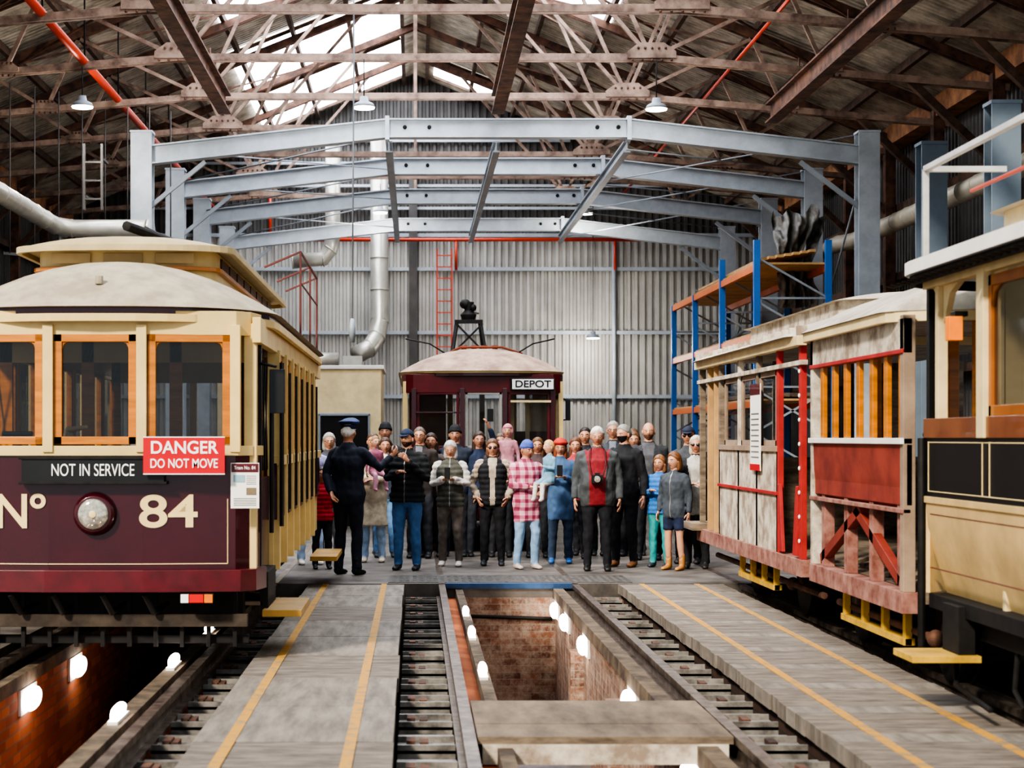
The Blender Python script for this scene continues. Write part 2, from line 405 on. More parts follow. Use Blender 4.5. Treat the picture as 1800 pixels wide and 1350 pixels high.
def highbay(x,y,z,top,r=.15):
    b=B('pendant_lamp'); b.tube([(x,y,z+.1),(x,y,top)],.008,blackm,6); b.tube([(x,y,z+.14),(x,y,z+.08),(x,y,z+.05),(x,y,z)],[.05,.06,.12,r],galvd,18)
    b.tube([(x,y,z),(x,y,z-.015)],[r*.93,r*.9],lamp_e,18); o=b.make()
    ld=bpy.data.lights.new('lamp_bulb','POINT');ld.energy=80;ld.shadow_soft_size=.15;ld.color=(1,.95,.88)
    lo=bpy.data.objects.new('lamp_bulb',ld);sc.collection.objects.link(lo);lo.location=(x,y,z-.2);lo.parent=o
highbay(-4.35,22.3,5.93,6.45); highbay(3.15,22.3,5.9,6.55); highbay(-.67,22.3,5.92,6.55)
highbay(-.7,34.2,6.12,6.7); highbay(3.42,34.2,6.1,6.7); highbay(3.8,36.5,3.74,6.6)
b=B('hoist_cable'); b.tube([(-.73,20,9.2),(-.72,20,6),(-.74,20,3.0)],.009,galvd,6); b.tube([(-.74,20,3.0),(-.74,20,2.88),(-.74,20,2.72)],[.02,.04,.03],galvd,10); b.make()
b=B('hanging_rods')
for i in range(8): x=-5.7+.28*i; b.tube([(x,24+.3*i,4.2),(x,24+.3*i,6.6)],.010,walld,6)
b.beam((-5.8,24,4.2),(-3.7,26.2,4.2),.04,.04,walld); b.make()
def ladder(x,y,z0,z1,w,mat,name='wall_ladder'):
    b=B(name); b.beam((x,y,z0),(x,y,z1),.03,.05,mat);b.beam((x+w,y,z0),(x+w,y,z1),.03,.05,mat)
    z=z0+.15
    while z<z1: b.beam((x,y,z),(x+w,y,z),.025,.025,mat); z+=.25
    b.beam((x,y,z0+.2),(x,y+.4,z0+.2),.03,.03,mat); b.beam((x+w,y,z1-.2),(x+w,y+.4,z1-.2),.03,.03,mat)
    b.make()
ladder(.48,BY-.6,3.2,5.75,.32,redpipe)
ladder(-4.5,23.2,4.7,5.6,.24,walld)
b=B('office_booth')
b.box(-3.6,-.62,31,33.5,0,2.85,creamL); b.box(-3.65,-.57,30.95,33.55,2.85,2.92,white)
b.box(-1.72,-.86,30.96,31,0,2.0,dark); b.box(-1.76,-1.72,30.94,31,0,2.04,galvd); b.box(-.86,-.82,30.94,31,0,2.04,galvd);b.box(-1.76,-.82,30.94,31,2.0,2.05,galvd)
b.make(bevel=.01)
b=B('pallet_rack'); ry=[25,27.8,30.5,33]
for y in ry:
    for x in (5.0,6.05): b.box(x-.045,x+.045,y-.04,y+.04,0,4.5 if y<30 else 4.15,bluep)
    for k in range(6):
        z=.4+k*.65; b.beam((5.0,y,z),(6.05,y,z+.6 if k%2==0 else z),.03,.03,galvd); b.beam((5.0,y,z+.6),(6.05,y,z),.03,.03,galvd)
for z in (1.1,2.15,3.13,4.15):
    for i in range(3):
        for x in (5.0,6.05): b.box(x-.03,x+.03,ry[i],ry[i+1],z-.1,z,orangep)
        if z>2: b.box(5.0,6.05,ry[i]+.05,ry[i+1]-.05,z,z+.03,ply)
for i in range(7): b.beam((5.15+.12*i,25.2,4.22+.02*i+.03),(5.1+.13*i,30.5,4.24+.02*i),.09,.04,ply)
for i in range(5): b.beam((5.15+.16*i,25.2,2.24),(5.15+.15*i,30,2.24),.12,.06,timberb)
b.make()
b=B('hanging_tarpaulin'); tarp=M('tarpaulin','#3f3e3b',.45,0,.3,5,col2='#8d8a84'); vs=[];nx=44;nz=30
for j in range(nz):
    for i in range(nx):
        u=i/(nx-1);w=j/(nz-1); X=5.5+u*.72*(1-.3*w+.12*math.sin(w*7+1))+.1*w; Z=5.2-1.6*w-.2*abs(math.sin(u*8+.5))*(1-w)
        Y=26.2+.10*math.sin(u*22+4*w)+.07*math.sin(u*37+9*w)+.09*math.sin(w*13+u*6)+.05*math.sin(w*27-u*19); vs.append((X,Y,Z))
b.add(vs,[(j*nx+i,j*nx+i+1,(j+1)*nx+i+1,(j+1)*nx+i) for j in range(nz-1) for i in range(nx-1)],tarp,True); b.make(recalc=False)

# ---------------- tram parts
def outline(xc,y0,y1,a,bd,n=18,e=.8):
    o=[]
    for i in range(n+1):
        t=math.pi+math.pi*i/n;c=math.cos(t);s=math.sin(t)
        o.append(((xc+a*math.copysign(abs(c)**e,c),y0+bd+bd*math.copysign(abs(s)**e,s)),(xc,y0+bd)))
    for i in range(n+1):
        t=math.pi*i/n;c=math.cos(t);s=math.sin(t)
        o.append(((xc+a*math.copysign(abs(c)**e,c),y1-bd+bd*math.copysign(abs(s)**e,s)),(xc,y1-bd)))
    return o
def dome(b,xc,y0,y1,a,bd,ze,zt,mat,p=2.3,soffit=None):
    o=outline(xc,y0,y1,a,bd);n=len(o);T=(1,.985,.93,.84,.72,.58,.42,.25,.1,.01);vs=[]
    for t in T:
        for (P,S) in o: vs.append((S[0]+t*(P[0]-S[0]),S[1]+t*(P[1]-S[1]),ze+(zt-ze)*(1-t**p)))
    fs=[(i*n+j,i*n+(j+1)%n,(i+1)*n+(j+1)%n,(i+1)*n+j) for i in range(len(T)-1) for j in range(n)]
    b.add(vs,fs,mat,True)
    b.add([(P[0],P[1],ze) for P,S in o],[tuple(range(n))],soffit or mat)
def ring(b,xc,y0,y1,a,bd,z0,z1,mat,t=.04): b.ribbon([P for P,S in outline(xc,y0,y1,a,bd)],z0,z1,t,mat,closed=True,smooth=False)
def win(b,p,q,z0,z1,fw,mat,gl,dep=.04,arch=0):
    p=Vector(p);q=Vector(q);d=(q-p).normalized();n=Vector((d.y,-d.x))
    P=lambda v,z:(v.x,v.y,z)
    a=p+d*fw/2;c=q-d*fw/2
    nn=(n.x,n.y,0)
    b.beam(P(a,z0),P(a,z1),fw,dep,mat,up=nn); b.beam(P(c,z0),P(c,z1),fw,dep,mat,up=nn)
    b.beam(P(p,z0+fw/2),P(q,z0+fw/2),dep,fw,mat); b.beam(P(p,z1-fw/2),P(q,z1-fw/2),dep,fw,mat)
    if arch:
        for (v,dd) in ((p+d*fw,d),(q-d*fw,-d)):
            w=v+dd*arch; pts=[P(v,z1-fw),P(w,z1-fw),P(v+dd*arch*.3,z1-fw-arch*.3),P(v,z1-fw-arch)]
            b.poly([(x+n.x*.012,y+n.y*.012,z) for x,y,z in pts],(-n.x*.024,-n.y*.024,0),mat)
    b.add([P(p,z0),P(q,z0),P(q,z1),P(p,z1)],[(0,1,2,3)],gl)
def wheels(b,xc,ys_,r,mat,g=.72):
    for y in ys_:
        for s in (-1,1):
            x=xc+s*g
            b.tube([(x-.05,y,r),(x+.05,y,r)],r,mat,28); b.tube([(x-.07*s-.01,y,r),(x-.07*s+.01,y,r)],r+.03,mat,28)
            b.tube([(x-.08,y,r),(x+.08,y,r)],r*.3,rust,16)
        b.tube([(xc-g,y,r),(xc+g,y,r)],.05,mat,12)

# ---- tram 84
TX=-2.26; Y0=12.05; Y1=20.0
b=B('tram')
fr=[(-1.13,.42),(-1.08,.16),(-.985,.06),(-.33,0),(.33,0),(.985,.06),(1.08,.16),(1.13,.42)]
FP=[(TX+x,Y0+y) for x,y in fr]
b.ribbon(FP,.66,1.48,.04,maroon)
b.ribbon([(TX+x*1.045,Y0+y-.07) for x,y in fr],.515,.67,.1,maroonB)
b.ribbon([(TX+x*1.02,Y0+y-.02) for x,y in fr],1.475,1.545,.07,cream)
b.ribbon([(TX+x*1.005,Y0+y-.005) for x,y in fr],2.33,2.5,.05,cream)
def stripe(z0,x0,x1):
    for (xa,xb) in ((x0,-.33),(-.33,.33),(.33,x1)):
        f=lambda x: 0 if abs(x)<=.33 else (abs(x)-.33)/.655*.06
        b.beam((TX+xa,Y0+f(xa)-.003,z0),(TX+xb,Y0+f(xb)-.003,z0),.006,.007,gold)
stripe(.71,-.93,.93)
for s in (-1,1): b.beam((TX+s*.93,Y0+.05,.71),(TX+s*.93,Y0+.05,1.17),.007,.007,gold)
fz=[(-.985,-.33),(-.33,.33),(.33,.985)]
fy=lambda x: 0 if abs(x)<=.331 else (abs(x)-.33)/.655*.06
for (xa,xb) in fz:
    win(b,(TX+xa+.04,Y0+fy(xa)+.02),(TX+xb-.04,Y0+fy(xb)+.02),1.555,2.335,.055,orangew,glass,.05,arch=.05)
for x in (-.985,-.33,.33,.985): b.beam((TX+x,Y0+fy(x)+.0,1.5),(TX+x,Y0+fy(x)+.0,2.4),.072,.07,cream)
for s in (-1,1):
    b.beam((TX+s*1.08,Y0+.2,.66),(TX+s*1.08,Y0+.2,2.42),.09,.09,cream)
    b.beam((TX+s*1.1,Y0+.45,.6),(TX+s*1.1,Y0+.45,2.42),.07,.07,blackp)
    b.tube([(TX+s*1.2,Y0+.55,.9),(TX+s*1.2,Y0+.55,2.0)],.018,blackp,8)
    b.tube([(TX+s*1.2,Y0+1.5,.9),(TX+s*1.2,Y0+1.5,2.2)],.018,blackp,8)
    b.box(TX+s*1.08-.02,TX+s*1.08+.02,Y0+.5,Y0+1.5,.55,1.3,maroon)
    for k in range(5): b.beam((TX+s*1.08,Y0+.55+k*.2,1.35),(TX+s*1.08,Y0+.75+k*.2,2.2),.012,.012,blackp); b.beam((TX+s*1.08,Y0+.75+k*.2,1.35),(TX+s*1.08,Y0+.55+k*.2,2.2),.012,.012,blackp)
    xs=TX+s*1.13
    b.box(TX+s*1.13-.03,TX+s*1.13+.03,Y0+1.55,Y1-.4,.95,1.40,maroon)
    b.box(TX+s*1.10-.03,TX+s*1.10+.03,Y0+1.55,Y1-.4,.55,.95,cream)
    b.box(TX+s*1.15-.03,TX+s*1.15+.03,Y0+1.55,Y1-.4,1.38,1.46,cream)
    b.box(TX+s*1.13-.03,TX+s*1.13+.03,Y0+.1,Y1-.2,2.28,2.46,cream)
    y=Y0+1.6
    while y<Y1-1:
        b.beam((xs,y,.55),(xs,y,2.3),.10,.08,cream); win(b,(xs-s*.01,y+.05),(xs-s*.01,y+.72),1.46,2.28,.04,orangew,glass,.05)
        b.tube([(TX+s*1.2,y,1.0),(TX+s*1.2,y,2.15)],.012,blackp,6)
        y+=.78
    b.box(TX+s*1.02-.1,TX+s*1.02+.1,Y0+.7,Y0+1.5,.35,.38,timberb)
b.box(TX-1.05,TX+1.05,Y0+.15,Y1-.3,.55,.66,blackm)
for yb in (Y0+1.55,Y1-1.4):
    b.box(TX-1.05,TX+1.05,yb,yb+.04,.66,1.5,orangew)
    for x in (-1.0,-.35,.35,1.0): b.box(TX+x-.05,TX+x+.05,yb,yb+.04,1.5,2.45,orangew)
    b.box(TX-1.05,TX+1.05,yb,yb+.04,2.2,2.48,cream)
b.ribbon([(TX-1.1,Y1-.3),(TX-.9,Y1),(TX+.9,Y1),(TX+1.1,Y1-.3)][::-1],.6,1.48,.04,maroon)
for x in (-.95,-.33,.33,.95): b.box(TX+x-.04,TX+x+.04,Y1-.1,Y1-.04,1.4,2.46,cream)
for i in range(6):
    yy=Y0+2.2+i*.8
    for s in (-1,1): b.box(TX+s*.65-.35,TX+s*.65+.35,yy,yy+.4,.66,1.05,orangew); b.box(TX+s*.65-.35,TX+s*.65+.35,yy+.38,yy+.43,1.05,1.5,orangew)
b.tube([(TX-.25,Y0+.3,.66),(TX-.25,Y0+.3,1.6)],.11,blackm,14); b.tube([(TX-.25,Y0+.3,1.6),(TX-.25,Y0+.3,1.66),(TX-.1,Y0+.22,1.68)],[.04,.03,.015],gold,10)
b.tube([(TX-.62,Y0+.3,.66),(TX-.62,Y0+.3,1.62)],.03,blackm,10); b.tube([(TX-.72,Y0+.28,1.63),(TX-.5,Y0+.25,1.63)],.02,blackm,8)
ring(b,TX,Y0-.10,Y1+.1,1.22,1.1,2.42,2.475,cream)
ring(b,TX,Y0-.06,Y1+.06,1.18,1.08,2.475,2.53,maroon)
dome(b,TX,Y0-.12,Y1+.12,1.24,1.12,2.525,2.94,tanroof,2.0)
ring(b,TX,Y0+1.15,Y1-1.2,.70,.3,2.8,3.06,cream); ring(b,TX,Y0+1.1,Y1-1.15,.74,.32,2.90,2.93,orangew)
y=Y0+1.6
while y<Y1-1.9:
    for s in (-1,1): b.box(TX+s*.705-.01,TX+s*.705+.01,y,y+.5,2.93,3.03,maroon)
    y+=.6
for x in (-.4,0,.4): b.box(TX+x-.15,TX+x+.15,Y0+1.135,Y0+1.145,2.95,3.03,M('tan_panel','#b49a6c',.6,0,.1))
dome(b,TX,Y0+.95,Y1-1.0,.84,.35,3.07,3.17,M('clerestory_roof','#b19e76',.7,0,.12,4),2.4)
ring(b,TX,Y0+.94,Y1-.99,.85,.36,3.03,3.08,M('clerestory_roof','#b19e76'))
b.box(TX+.1,TX+.45,Y0+2,Y0+2.5,3.16,3.21,blackm); b.tube([(TX+.1,Y0+1.6,3.27),(TX+.25,Y0+2.2,3.22),(TX+.4,Y1-.5,3.47)],.025,blackm,8)
b.tube([(TX+.0,Y0+1.3,3.26),(TX+.3,Y0+2.2,3.21)],.04,blackm,8)
b.tube([(TX,Y0+.15,2.7),(TX,Y0+.15,2.76)],.03,tanroof,8)
rackr=M('bracket_red','#5d2a24',.6)
for y in (16.5,18,19.2):
    b.beam((TX+1.15,y,2.5),(TX+1.15,y,3.4),.02,.02,rackr); b.beam((TX+1.15,y,3.4),(TX+.8,y,3.25),.02,.02,rackr)
b.beam((TX+1.15,16.5,3.4),(TX+1.15,19.2,3.4),.02,.02,rackr); b.beam((TX+1.15,16.5,3.1),(TX+1.15,19.2,3.1),.015,.015,rackr)
b.tube([(TX,Y0+.02,1.065),(TX,Y0-.05,1.065),(TX,Y0-.07,1.065)],[.16,.145,.125],maroon,28)
b.tube([(TX,Y0-.06,1.065),(TX,Y0-.085,1.065),(TX,Y0-.1,1.065)],[.112,.105,.07],lens,28)
b.tube([(TX,Y0-.075,1.065),(TX,Y0-.108,1.065)],[.03,.025],gold,16)
b.box(TX-.50,TX+.5,Y0-.09,Y0+.0,1.29,1.455,blackp); b.box(TX-.52,TX+.52,Y0-.1,Y0-.0,1.45,1.47,blackm);b.box(TX-.52,TX+.52,Y0-.1,Y0-.0,1.275,1.295,blackm)
b.box(TX-1.0,TX+1.06,Y0+.15,Y0+.22,.25,.34,M('lifeguard_timber','#2b241e',.85,0,.3,4,col2='#4d4237'))
for x in [-.95+.19*i for i in range(11)]: b.box(TX+x,TX+x+.03,Y0+.2,Y0+.24,.1,.52,blackm)
b.box(TX-1.0,TX+1.06,Y0+.26,Y0+.3,.12,.18,blackm)
b.box(TX-1.0,TX+1.0,Y0+.45,Y0+.6,.3,.55,blackm)
b.box(TX+.60,TX+.84,Y0-.03,Y0+.02,.435,.505,blackm); 
b.box(TX+.67,TX+.77,Y0-.05,Y0-.02,.44,.5,M('red_lens','#d0150f',.2,0,0)); b.box(TX+.61,TX+.665,Y0-.05,Y0-.02,.44,.5,signwhite); b.box(TX+.775,TX+.835,Y0-.05,Y0-.02,.44,.5,M('amber_lens','#d9731c',.2))
for x in (-.6,-.3,0.05,.35): b.tube([(TX+x,Y0,.5),(TX+x+.05,Y0+.1,.36),(TX+x+.12,Y0+.3,.4)],.025,blackm,8)
wheels(b,TX,(Y0+2.7,Y0+5.0),.4,blackm)
for s in (-1,1): b.box(TX+s*.85-.05,TX+s*.85+.05,Y0+1.9,Y0+5.9,.3,.48,blackm)
stp=M('step_tan','#a8823e',.6,0,.2)
b.box(TX+1.13,TX+1.42,Y0+.55,Y0+1.55,.28,.33,stp); b.box(TX+1.1,TX+1.16,Y0+.7,Y0+1.4,.28,.6,blackm)
b.box(TX+1.13,TX+1.42,Y1-1.7,Y1-.4,.28,.33,stp)
b.box(TX+1.2,TX+1.31,Y0+.35,Y0+.4,1.78,2.1,blackp); b.tube([(TX+1.1,Y0+.4,2.15),(TX+1.25,Y0+.38,2.12)],.012,blackp,6)
tram=b.make(bevel=.004)
ang=math.atan2(.06,.655)
text('Nº',TX-.53,Y0+.015-.006,1.07,.35,.245,gold,tram,-ang,.015)
text('84',TX+.515,Y0+.015-.006,1.07,.41,.235,gold,tram,ang,.015)
text('NOT IN SERVICE',TX,Y0-.093,1.372,.58,.085,signwhite,tram)
b=B('danger_sign'); b.box(TX+.36,TX+.93,Y0-.135,Y0-.125,1.345,1.61,signred)
for (xa,xb,za,zb) in ((.36,.93,1.345,1.352),(.36,.93,1.603,1.61)): b.box(TX+xa,TX+xb,Y0-.138,Y0-.134,za,zb,signwhite)
ds=b.make(parent=tram)
text('DANGER',TX+.645,Y0-.137,1.53,.47,.09,signwhite,tram,0,.018); text('DO NOT MOVE',TX+.645,Y0-.137,1.42,.47,.065,signwhite,tram,0,.012)
b=B('tram_notice'); b.box(TX+.96,TX+1.16,Y0-.03,Y0-.02,1.105,1.425,paper); b.box(TX+.965,TX+1.155,Y0-.034,Y0-.029,1.36,1.42,maroonB)
b.box(TX+.98,TX+1.06,Y0-.034,Y0-.029,1.29,1.34,M('photo_tint','#8fb0b8'));b.box(TX+1.07,TX+1.14,Y0-.034,Y0-.029,1.2,1.25,M('photo_tint2','#7a6a50'))
for i in range(5):
    b.box(TX+1.07,TX+1.14,Y0-.033,Y0-.029,1.275+.014*i,1.279+.014*i,greytext); b.box(TX+.98,TX+1.14,Y0-.033,Y0-.029,1.125+.012*i,1.129+.012*i,greytext)
b.make(parent=tram)
text('Tram No. 84',TX+1.06,Y0-.036,1.39,.15,.025,signwhite,tram)

# ---- depot tram
DX=.96; D0=24.0; D1=32.5
b=B('tram')
fr2=[(-1.14,.45),(-1.08,.16),(-.98,.08),(-.3,0),(.3,0),(.98,.08),(1.08,.16),(1.14,.45)]
b.ribbon([(DX+x,D0+y) for x,y in fr2],.6,1.42,.05,maroon)
b.ribbon([(DX+x*1.04,D0+y-.06) for x,y in fr2],.45,.62,.1,maroonB)
b.ribbon([(DX+x*1.01,D0+y-.01) for x,y in fr2],1.4,1.46,.06,maroonB)
b.ribbon([(DX+x*1.01,D0+y-.01) for x,y in fr2],2.24,2.5,.06,M('depot_maroon','#5a1418',.4,0,.2,4))
f2=lambda x: 0 if abs(x)<=.301 else (abs(x)-.3)/.68*.08
for (xa,xb,m) in ((-.98,-.3,maroonB),(-.3,.3,M('grey_door','#9b958c',.5)),(.3,.98,maroonB)):
    win(b,(DX+xa+.04,D0+f2(xa)+.02),(DX+xb-.04,D0+f2(xb)+.02),1.45,2.25,.04,m,glassc,.05)
b.box(DX-.26,DX+.26,D0-.012,D0,.7,1.42,M('door_maroon','#5a1a1e',.4))
b.box(DX-.96,DX-.3,D0+.03,D0+.06,1.95,1.97,maroon); b.box(DX+.36,DX+.95,D0-.0,D0+.03,2.1,2.13,creamL)
for x in (.4,.62): b.box(DX+x,DX+x+.06,D0+.5,D0+.53,1.4,2.25,creamL)
for x in (-.98,-.3,.3,.98): b.beam((DX+x,D0+f2(x),1.4),(DX+x,D0+f2(x),2.3),.07,.07,maroon)
for s in (-1,1):
    b.beam((DX+s*1.1,D0+.2,.5),(DX+s*1.1,D0+.2,2.4),.07,.09,cream)
    b.box(DX+s*1.12-.02,DX+s*1.12+.02,D0+.5,D1-.4,.6,1.42,maroon); b.box(DX+s*1.12-.02,DX+s*1.12+.02,D0+.4,D1-.3,2.2,2.5,maroon)
    y=D0+.6
    while y<D1-1: win(b,(DX+s*1.12,y),(DX+s*1.12,y+.75),1.42,2.22,.05,cream,glassc,.05); y+=.8
b.box(DX-1.05,DX+1.05,D0+.15,D1-.2,.5,.6,blackm); b.box(DX-1.05,DX+1.05,D1-.3,D1-.25,.6,1.4,maroon)
for x in (-.9,-.3,.3,.9): b.box(DX+x-.05,DX+x+.05,D1-.3,D1-.25,1.4,2.5,cream)
b.box(DX-1.05,DX-.5,D0+1.6,D0+1.64,.6,2.5,brw0:=M('bulkhead_wood','#7a4a22',.5)); b.box(DX+.35,DX+1.05,D0+1.6,D0+1.64,.6,1.7,brw0); b.box(DX+.8,DX+1.05,D0+1.6,D0+1.64,1.7,2.5,creamL)
ring(b,DX,D0-.08,D1+.08,1.17,1.0,2.47,2.52,maroon); ring(b,DX,D0-.1,D1+.1,1.19,1.02,2.515,2.55,cream)
dome(b,DX,D0-.12,D1+.12,1.21,1.04,2.545,2.9,M('dusty_roof','#85695a',.8,0,.2,4,col2='#b59c84'),2.2)
b.box(DX+.38,DX+1.0,D0-.045,D0+.06,2.27,2.44,blackp); b.box(DX+.4,DX+.98,D0-.055,D0-.04,2.285,2.425,signwhite)
ty=D0+3.0
for sx in (-1,1):
    for sy in (-1,1): b.beam((DX-.12+sx*.27,ty+sy*.4,2.86),(DX-.12+sx*.18,ty+sy*.15,3.45),.045,.045,blackm)
for z,w in ((2.95,.5),(3.43,.44)): b.box(DX-.12-w/2,DX-.12+w/2,ty-.2,ty-.15,z-.03,z+.03,blackm)
b.beam((DX-.35,ty-.2,2.95),(DX+.1,ty-.2,3.4),.03,.03,blackm); b.beam((DX+.12,ty-.2,2.95),(DX-.32,ty-.2,3.4),.03,.03,blackm)
b.tube([(DX-.12,ty,3.45),(DX-.12,ty,3.55),(DX-.12,ty,3.62),(DX-.12,ty,3.75)],[.1,.13,.06,.09],blackm,12); b.ell((DX-.17,ty,3.72),(.09,.1,.08),blackm,10,8);b.ell((DX-.05,ty,3.66),(.06,.1,.06),blackm,10,8)
b.tube([(DX-.12,ty,3.6),(DX+.2,D1-1,3.9)],.02,blackm,8)
for s in (-1,1): b.tube([(DX+s*.5,D0+.9,2.82),(DX+s*.75,D0+.8,2.97),(DX+s*1.1,D0+1.3,3.07)],.012,blackm,6)
rf=M('rust_fitting','#7a3a22',.8)
for x in (-.25,-.1,.05,.2): b.tube([(DX+x,D0+.9,2.85),(DX+x,D0+.9,2.95)],[.03,.05],rf,8)
b.tube([(DX-.5,D0+.9,2.83),(DX-.3,D0+.8,2.92),(DX+.3,D0+.8,2.92),(DX+.6,D0+.9,2.83)],.018,rf,8)
b.tube([(DX,D0+.02,1.05),(DX,D0-.08,1.05)],[.15,.12],maroon,24); b.tube([(DX,D0-.08,1.05),(DX,D0-.1,1.05)],[.1,.08],lens,24)
wheels(b,DX,(D0+2.2,D0+5.8),.38,blackm); b.box(DX+1.18,DX+1.25,D0+.3,D0+.34,1.85,2.15,blackp); b.tube([(DX+1.08,D0+.3,2.18),(DX+1.21,D0+.32,2.14)],.012,blackp,6); b.tube([(DX+1.08,D0+.3,1.84),(DX+1.21,D0+.32,1.87)],.012,blackp,6)
for i in range(7): b.box(DX-.8+.25*i,DX-.76+.25*i,D0+.1,D0+.14,.1,.5,blackm)
tr2=b.make(bevel=.004)
text('DEPOT',DX+.69,D0-.058,2.355,.5,.1,blackp,tr2,0,.016)

# ---- right row trams
XL=3.17; XR=5.4; XC=(XL+XR)/2
tanp=M('buff_paint','#c2a571',.5,0,.16,3)
roofw=M('white_roof','#bdb3a2',.7,0,.12)
b=B('tram'); a0=5.5; a1=10.6
def prof(y0,y1,pts,mat,s=1):
    n=len(pts); vs=[(XL+dx,y0,z) for dx,z in pts]+[(XL+dx,y1,z) for dx,z in pts]
    b.add(vs,[(i,i+1,n+i+1,n+i) for i in range(n-1)],mat,True)
prof(a0,a1,[(.14,.62),(.1,.75),(.05,.9),(.01,1.05),(0,1.2)],tanp)
b.box(XL+.02,XR-.02,a0,a1,.55,.64,blackm)
b.box(XL-.012,XL+.05,a0,a1,1.2,1.24,tanp); b.box(XL-.005,XL+.04,a0,a1,1.24,1.6,blackp)
b.box(XL-.015,XL+.04,a0,a1,1.6,1.72,M('brown_rail','#7a4526',.4,coat=.3))
for z in (1.27,1.57): b.box(XL-.009,XL,a0+.05,a1-.08,z,z+.006,gold)
for y in (a1-.08,a1-1.08,a1-1.2,a1-2.2): b.box(XL-.009,XL,y,y+.008,1.27,1.578,gold)
for z in (.8,1.13): b.box(XL+.0,XL+.02,a0+.05,a1-.08,z,z+.006,maroonB)
epl=[(XL,a1),(XL+.25,a1+.22),(XL+.7,a1+.34),(XR-.7,a1+.34),(XR-.25,a1+.22),(XR,a1)][::-1]
b.ribbon(epl,.64,1.2,.03,tanp); b.ribbon(epl,1.2,1.6,.04,blackp)
b.tube([(p[0],p[1],1.62) for p in epl],.025,blackm,8)
for y,w,m in ((a1-.02,.05,blackp),(a1-.22,.06,creamL),(a1-1.1,.12,creamL),(a1-1.9,.09,creamL),(a1-2.8,.09,creamL)):
    b.beam((XL+.03,y,1.6),(XL+.03,y,2.6),w,w,m)
for y in (a1-.22,a1-1.1): 
    b.poly([(XL+.03,y-.04,2.3),(XL+.03,y-.04,2.55),(XL+.03,y-.4,2.55),(XL+.03,y-.16,2.47)],(.04,0,0),creamL)
    b.poly([(XL+.03,y+.04,2.3),(XL+.03,y+.04,2.55),(XL+.03,y+.2,2.55),(XL+.03,y+.1,2.47)],(.04,0,0),creamL)
brw=M('brown_sash','#9a5a20',.4,coat=.3)
for y in (a1-1.86,a1-2.76,a1-3.66): win(b,(XL+.02,y),(XL+.02,y+.72),1.72,2.5,.06,brw,glass,.04,arch=.12)
b.box(XL+.1,XR-.1,a1-1.14,a1-1.1,.6,2.6,creamL); b.box(XL+.22,XL+.8,a1-1.10,a1-1.08,1.7,2.4,brw); b.box(XL+.28,XL+.74,a1-1.085,a1-1.07,1.76,2.34,dark)
b.box(XL-.02,XL+.05,a0,a1,2.52,2.62,creamL)
ring(b,XC,a0-1,a1+.42,1.27,.6,2.6,2.68,white,.05); ring(b,XC,a0-1,a1+.40,1.24,.58,2.54,2.6,blackm,.03)
for i in range(26):
    y=a1+.2-i*.12; b.tube([(XC-1.26,y,2.56),(XC-1.26,y,2.55)],[.055,.02],blackm,8)
dome(b,XC,a0-1,a1+.42,1.27,.6,2.68,2.84,roofw,2.2)
ring(b,XC,a0,a1-.1,.75,.3,2.78,2.96,creamL); dome(b,XC,a0,a1-.05,.82,.3,2.96,3.04,roofw,2.2)
fr3=M('frame_grey','#b5b3ae',.4,.2)
for y in (10.6,8.4): b.beam((XL,y,2.7),(XL,y,3.27),.035,.035,fr3)
b.beam((XL,10.6,3.27),(XL,7.0,3.27),.035,.035,fr3); b.beam((XL,10.6,3.27),(XL+.5,10.6,3.27),.035,.035,fr3); b.beam((XL+.25,10.5,3.12),(XL+.25,7.0,3.12),.02,.02,redpipe)
b.box(XL-.06,XL+.02,a1-.66,a1-.58,2.17,2.31,M('orange_lens','#e07a1c',.3,emit=.2)); b.box(XL-.03,XL+.05,a1-.66,a1-.58,2.31,2.34,blackp)
b.box(XL+.12,XR-.12,a0,a1-.3,.42,.55,blackm); wheels(b,XC,(a1-1.9,a1-3.6),.33,blackm)
b.box(XL+.25,XL+.3,a1-3.8,a1-1.5,.25,.42,blackm)
for i in range(6): b.tube([(XL+.15,a1-1.2-i*.3,.42),(XL+.15,a1-1.15-i*.3,.2),(XL+.15,a1-1.3-i*.3,.12)],.018,blackm,6)
b.box(XL-.3,XL+.1,a1-.75,a1-.35,.3,.34,yellowp); b.box(XL-.02,XL+.08,a1-.7,a1-.4,.34,.62,blackm)
b.tube([(XL+.1,a1-.3,.5),(XL,a1-.6,.15),(XL,a1-1.2,.1)],.018,blackm,6); b.tube([(XL+.05,a1-.3,.45),(XL+.3,a1-.1,.25),(XL+.6,a1,.2)],.02,blackm,6)
b.tube([(XL-.02,a1+.02,.3),(XL-.02,a1+.02,1.6)],.025,blackm,8)
b.make(bevel=.003)
canvas=M('grey_canvas','#958b7d',.85,0,.15,4,col2='#c1b8a8'); ww=M('weather_wood','#8f7a66',.8,0,.25)
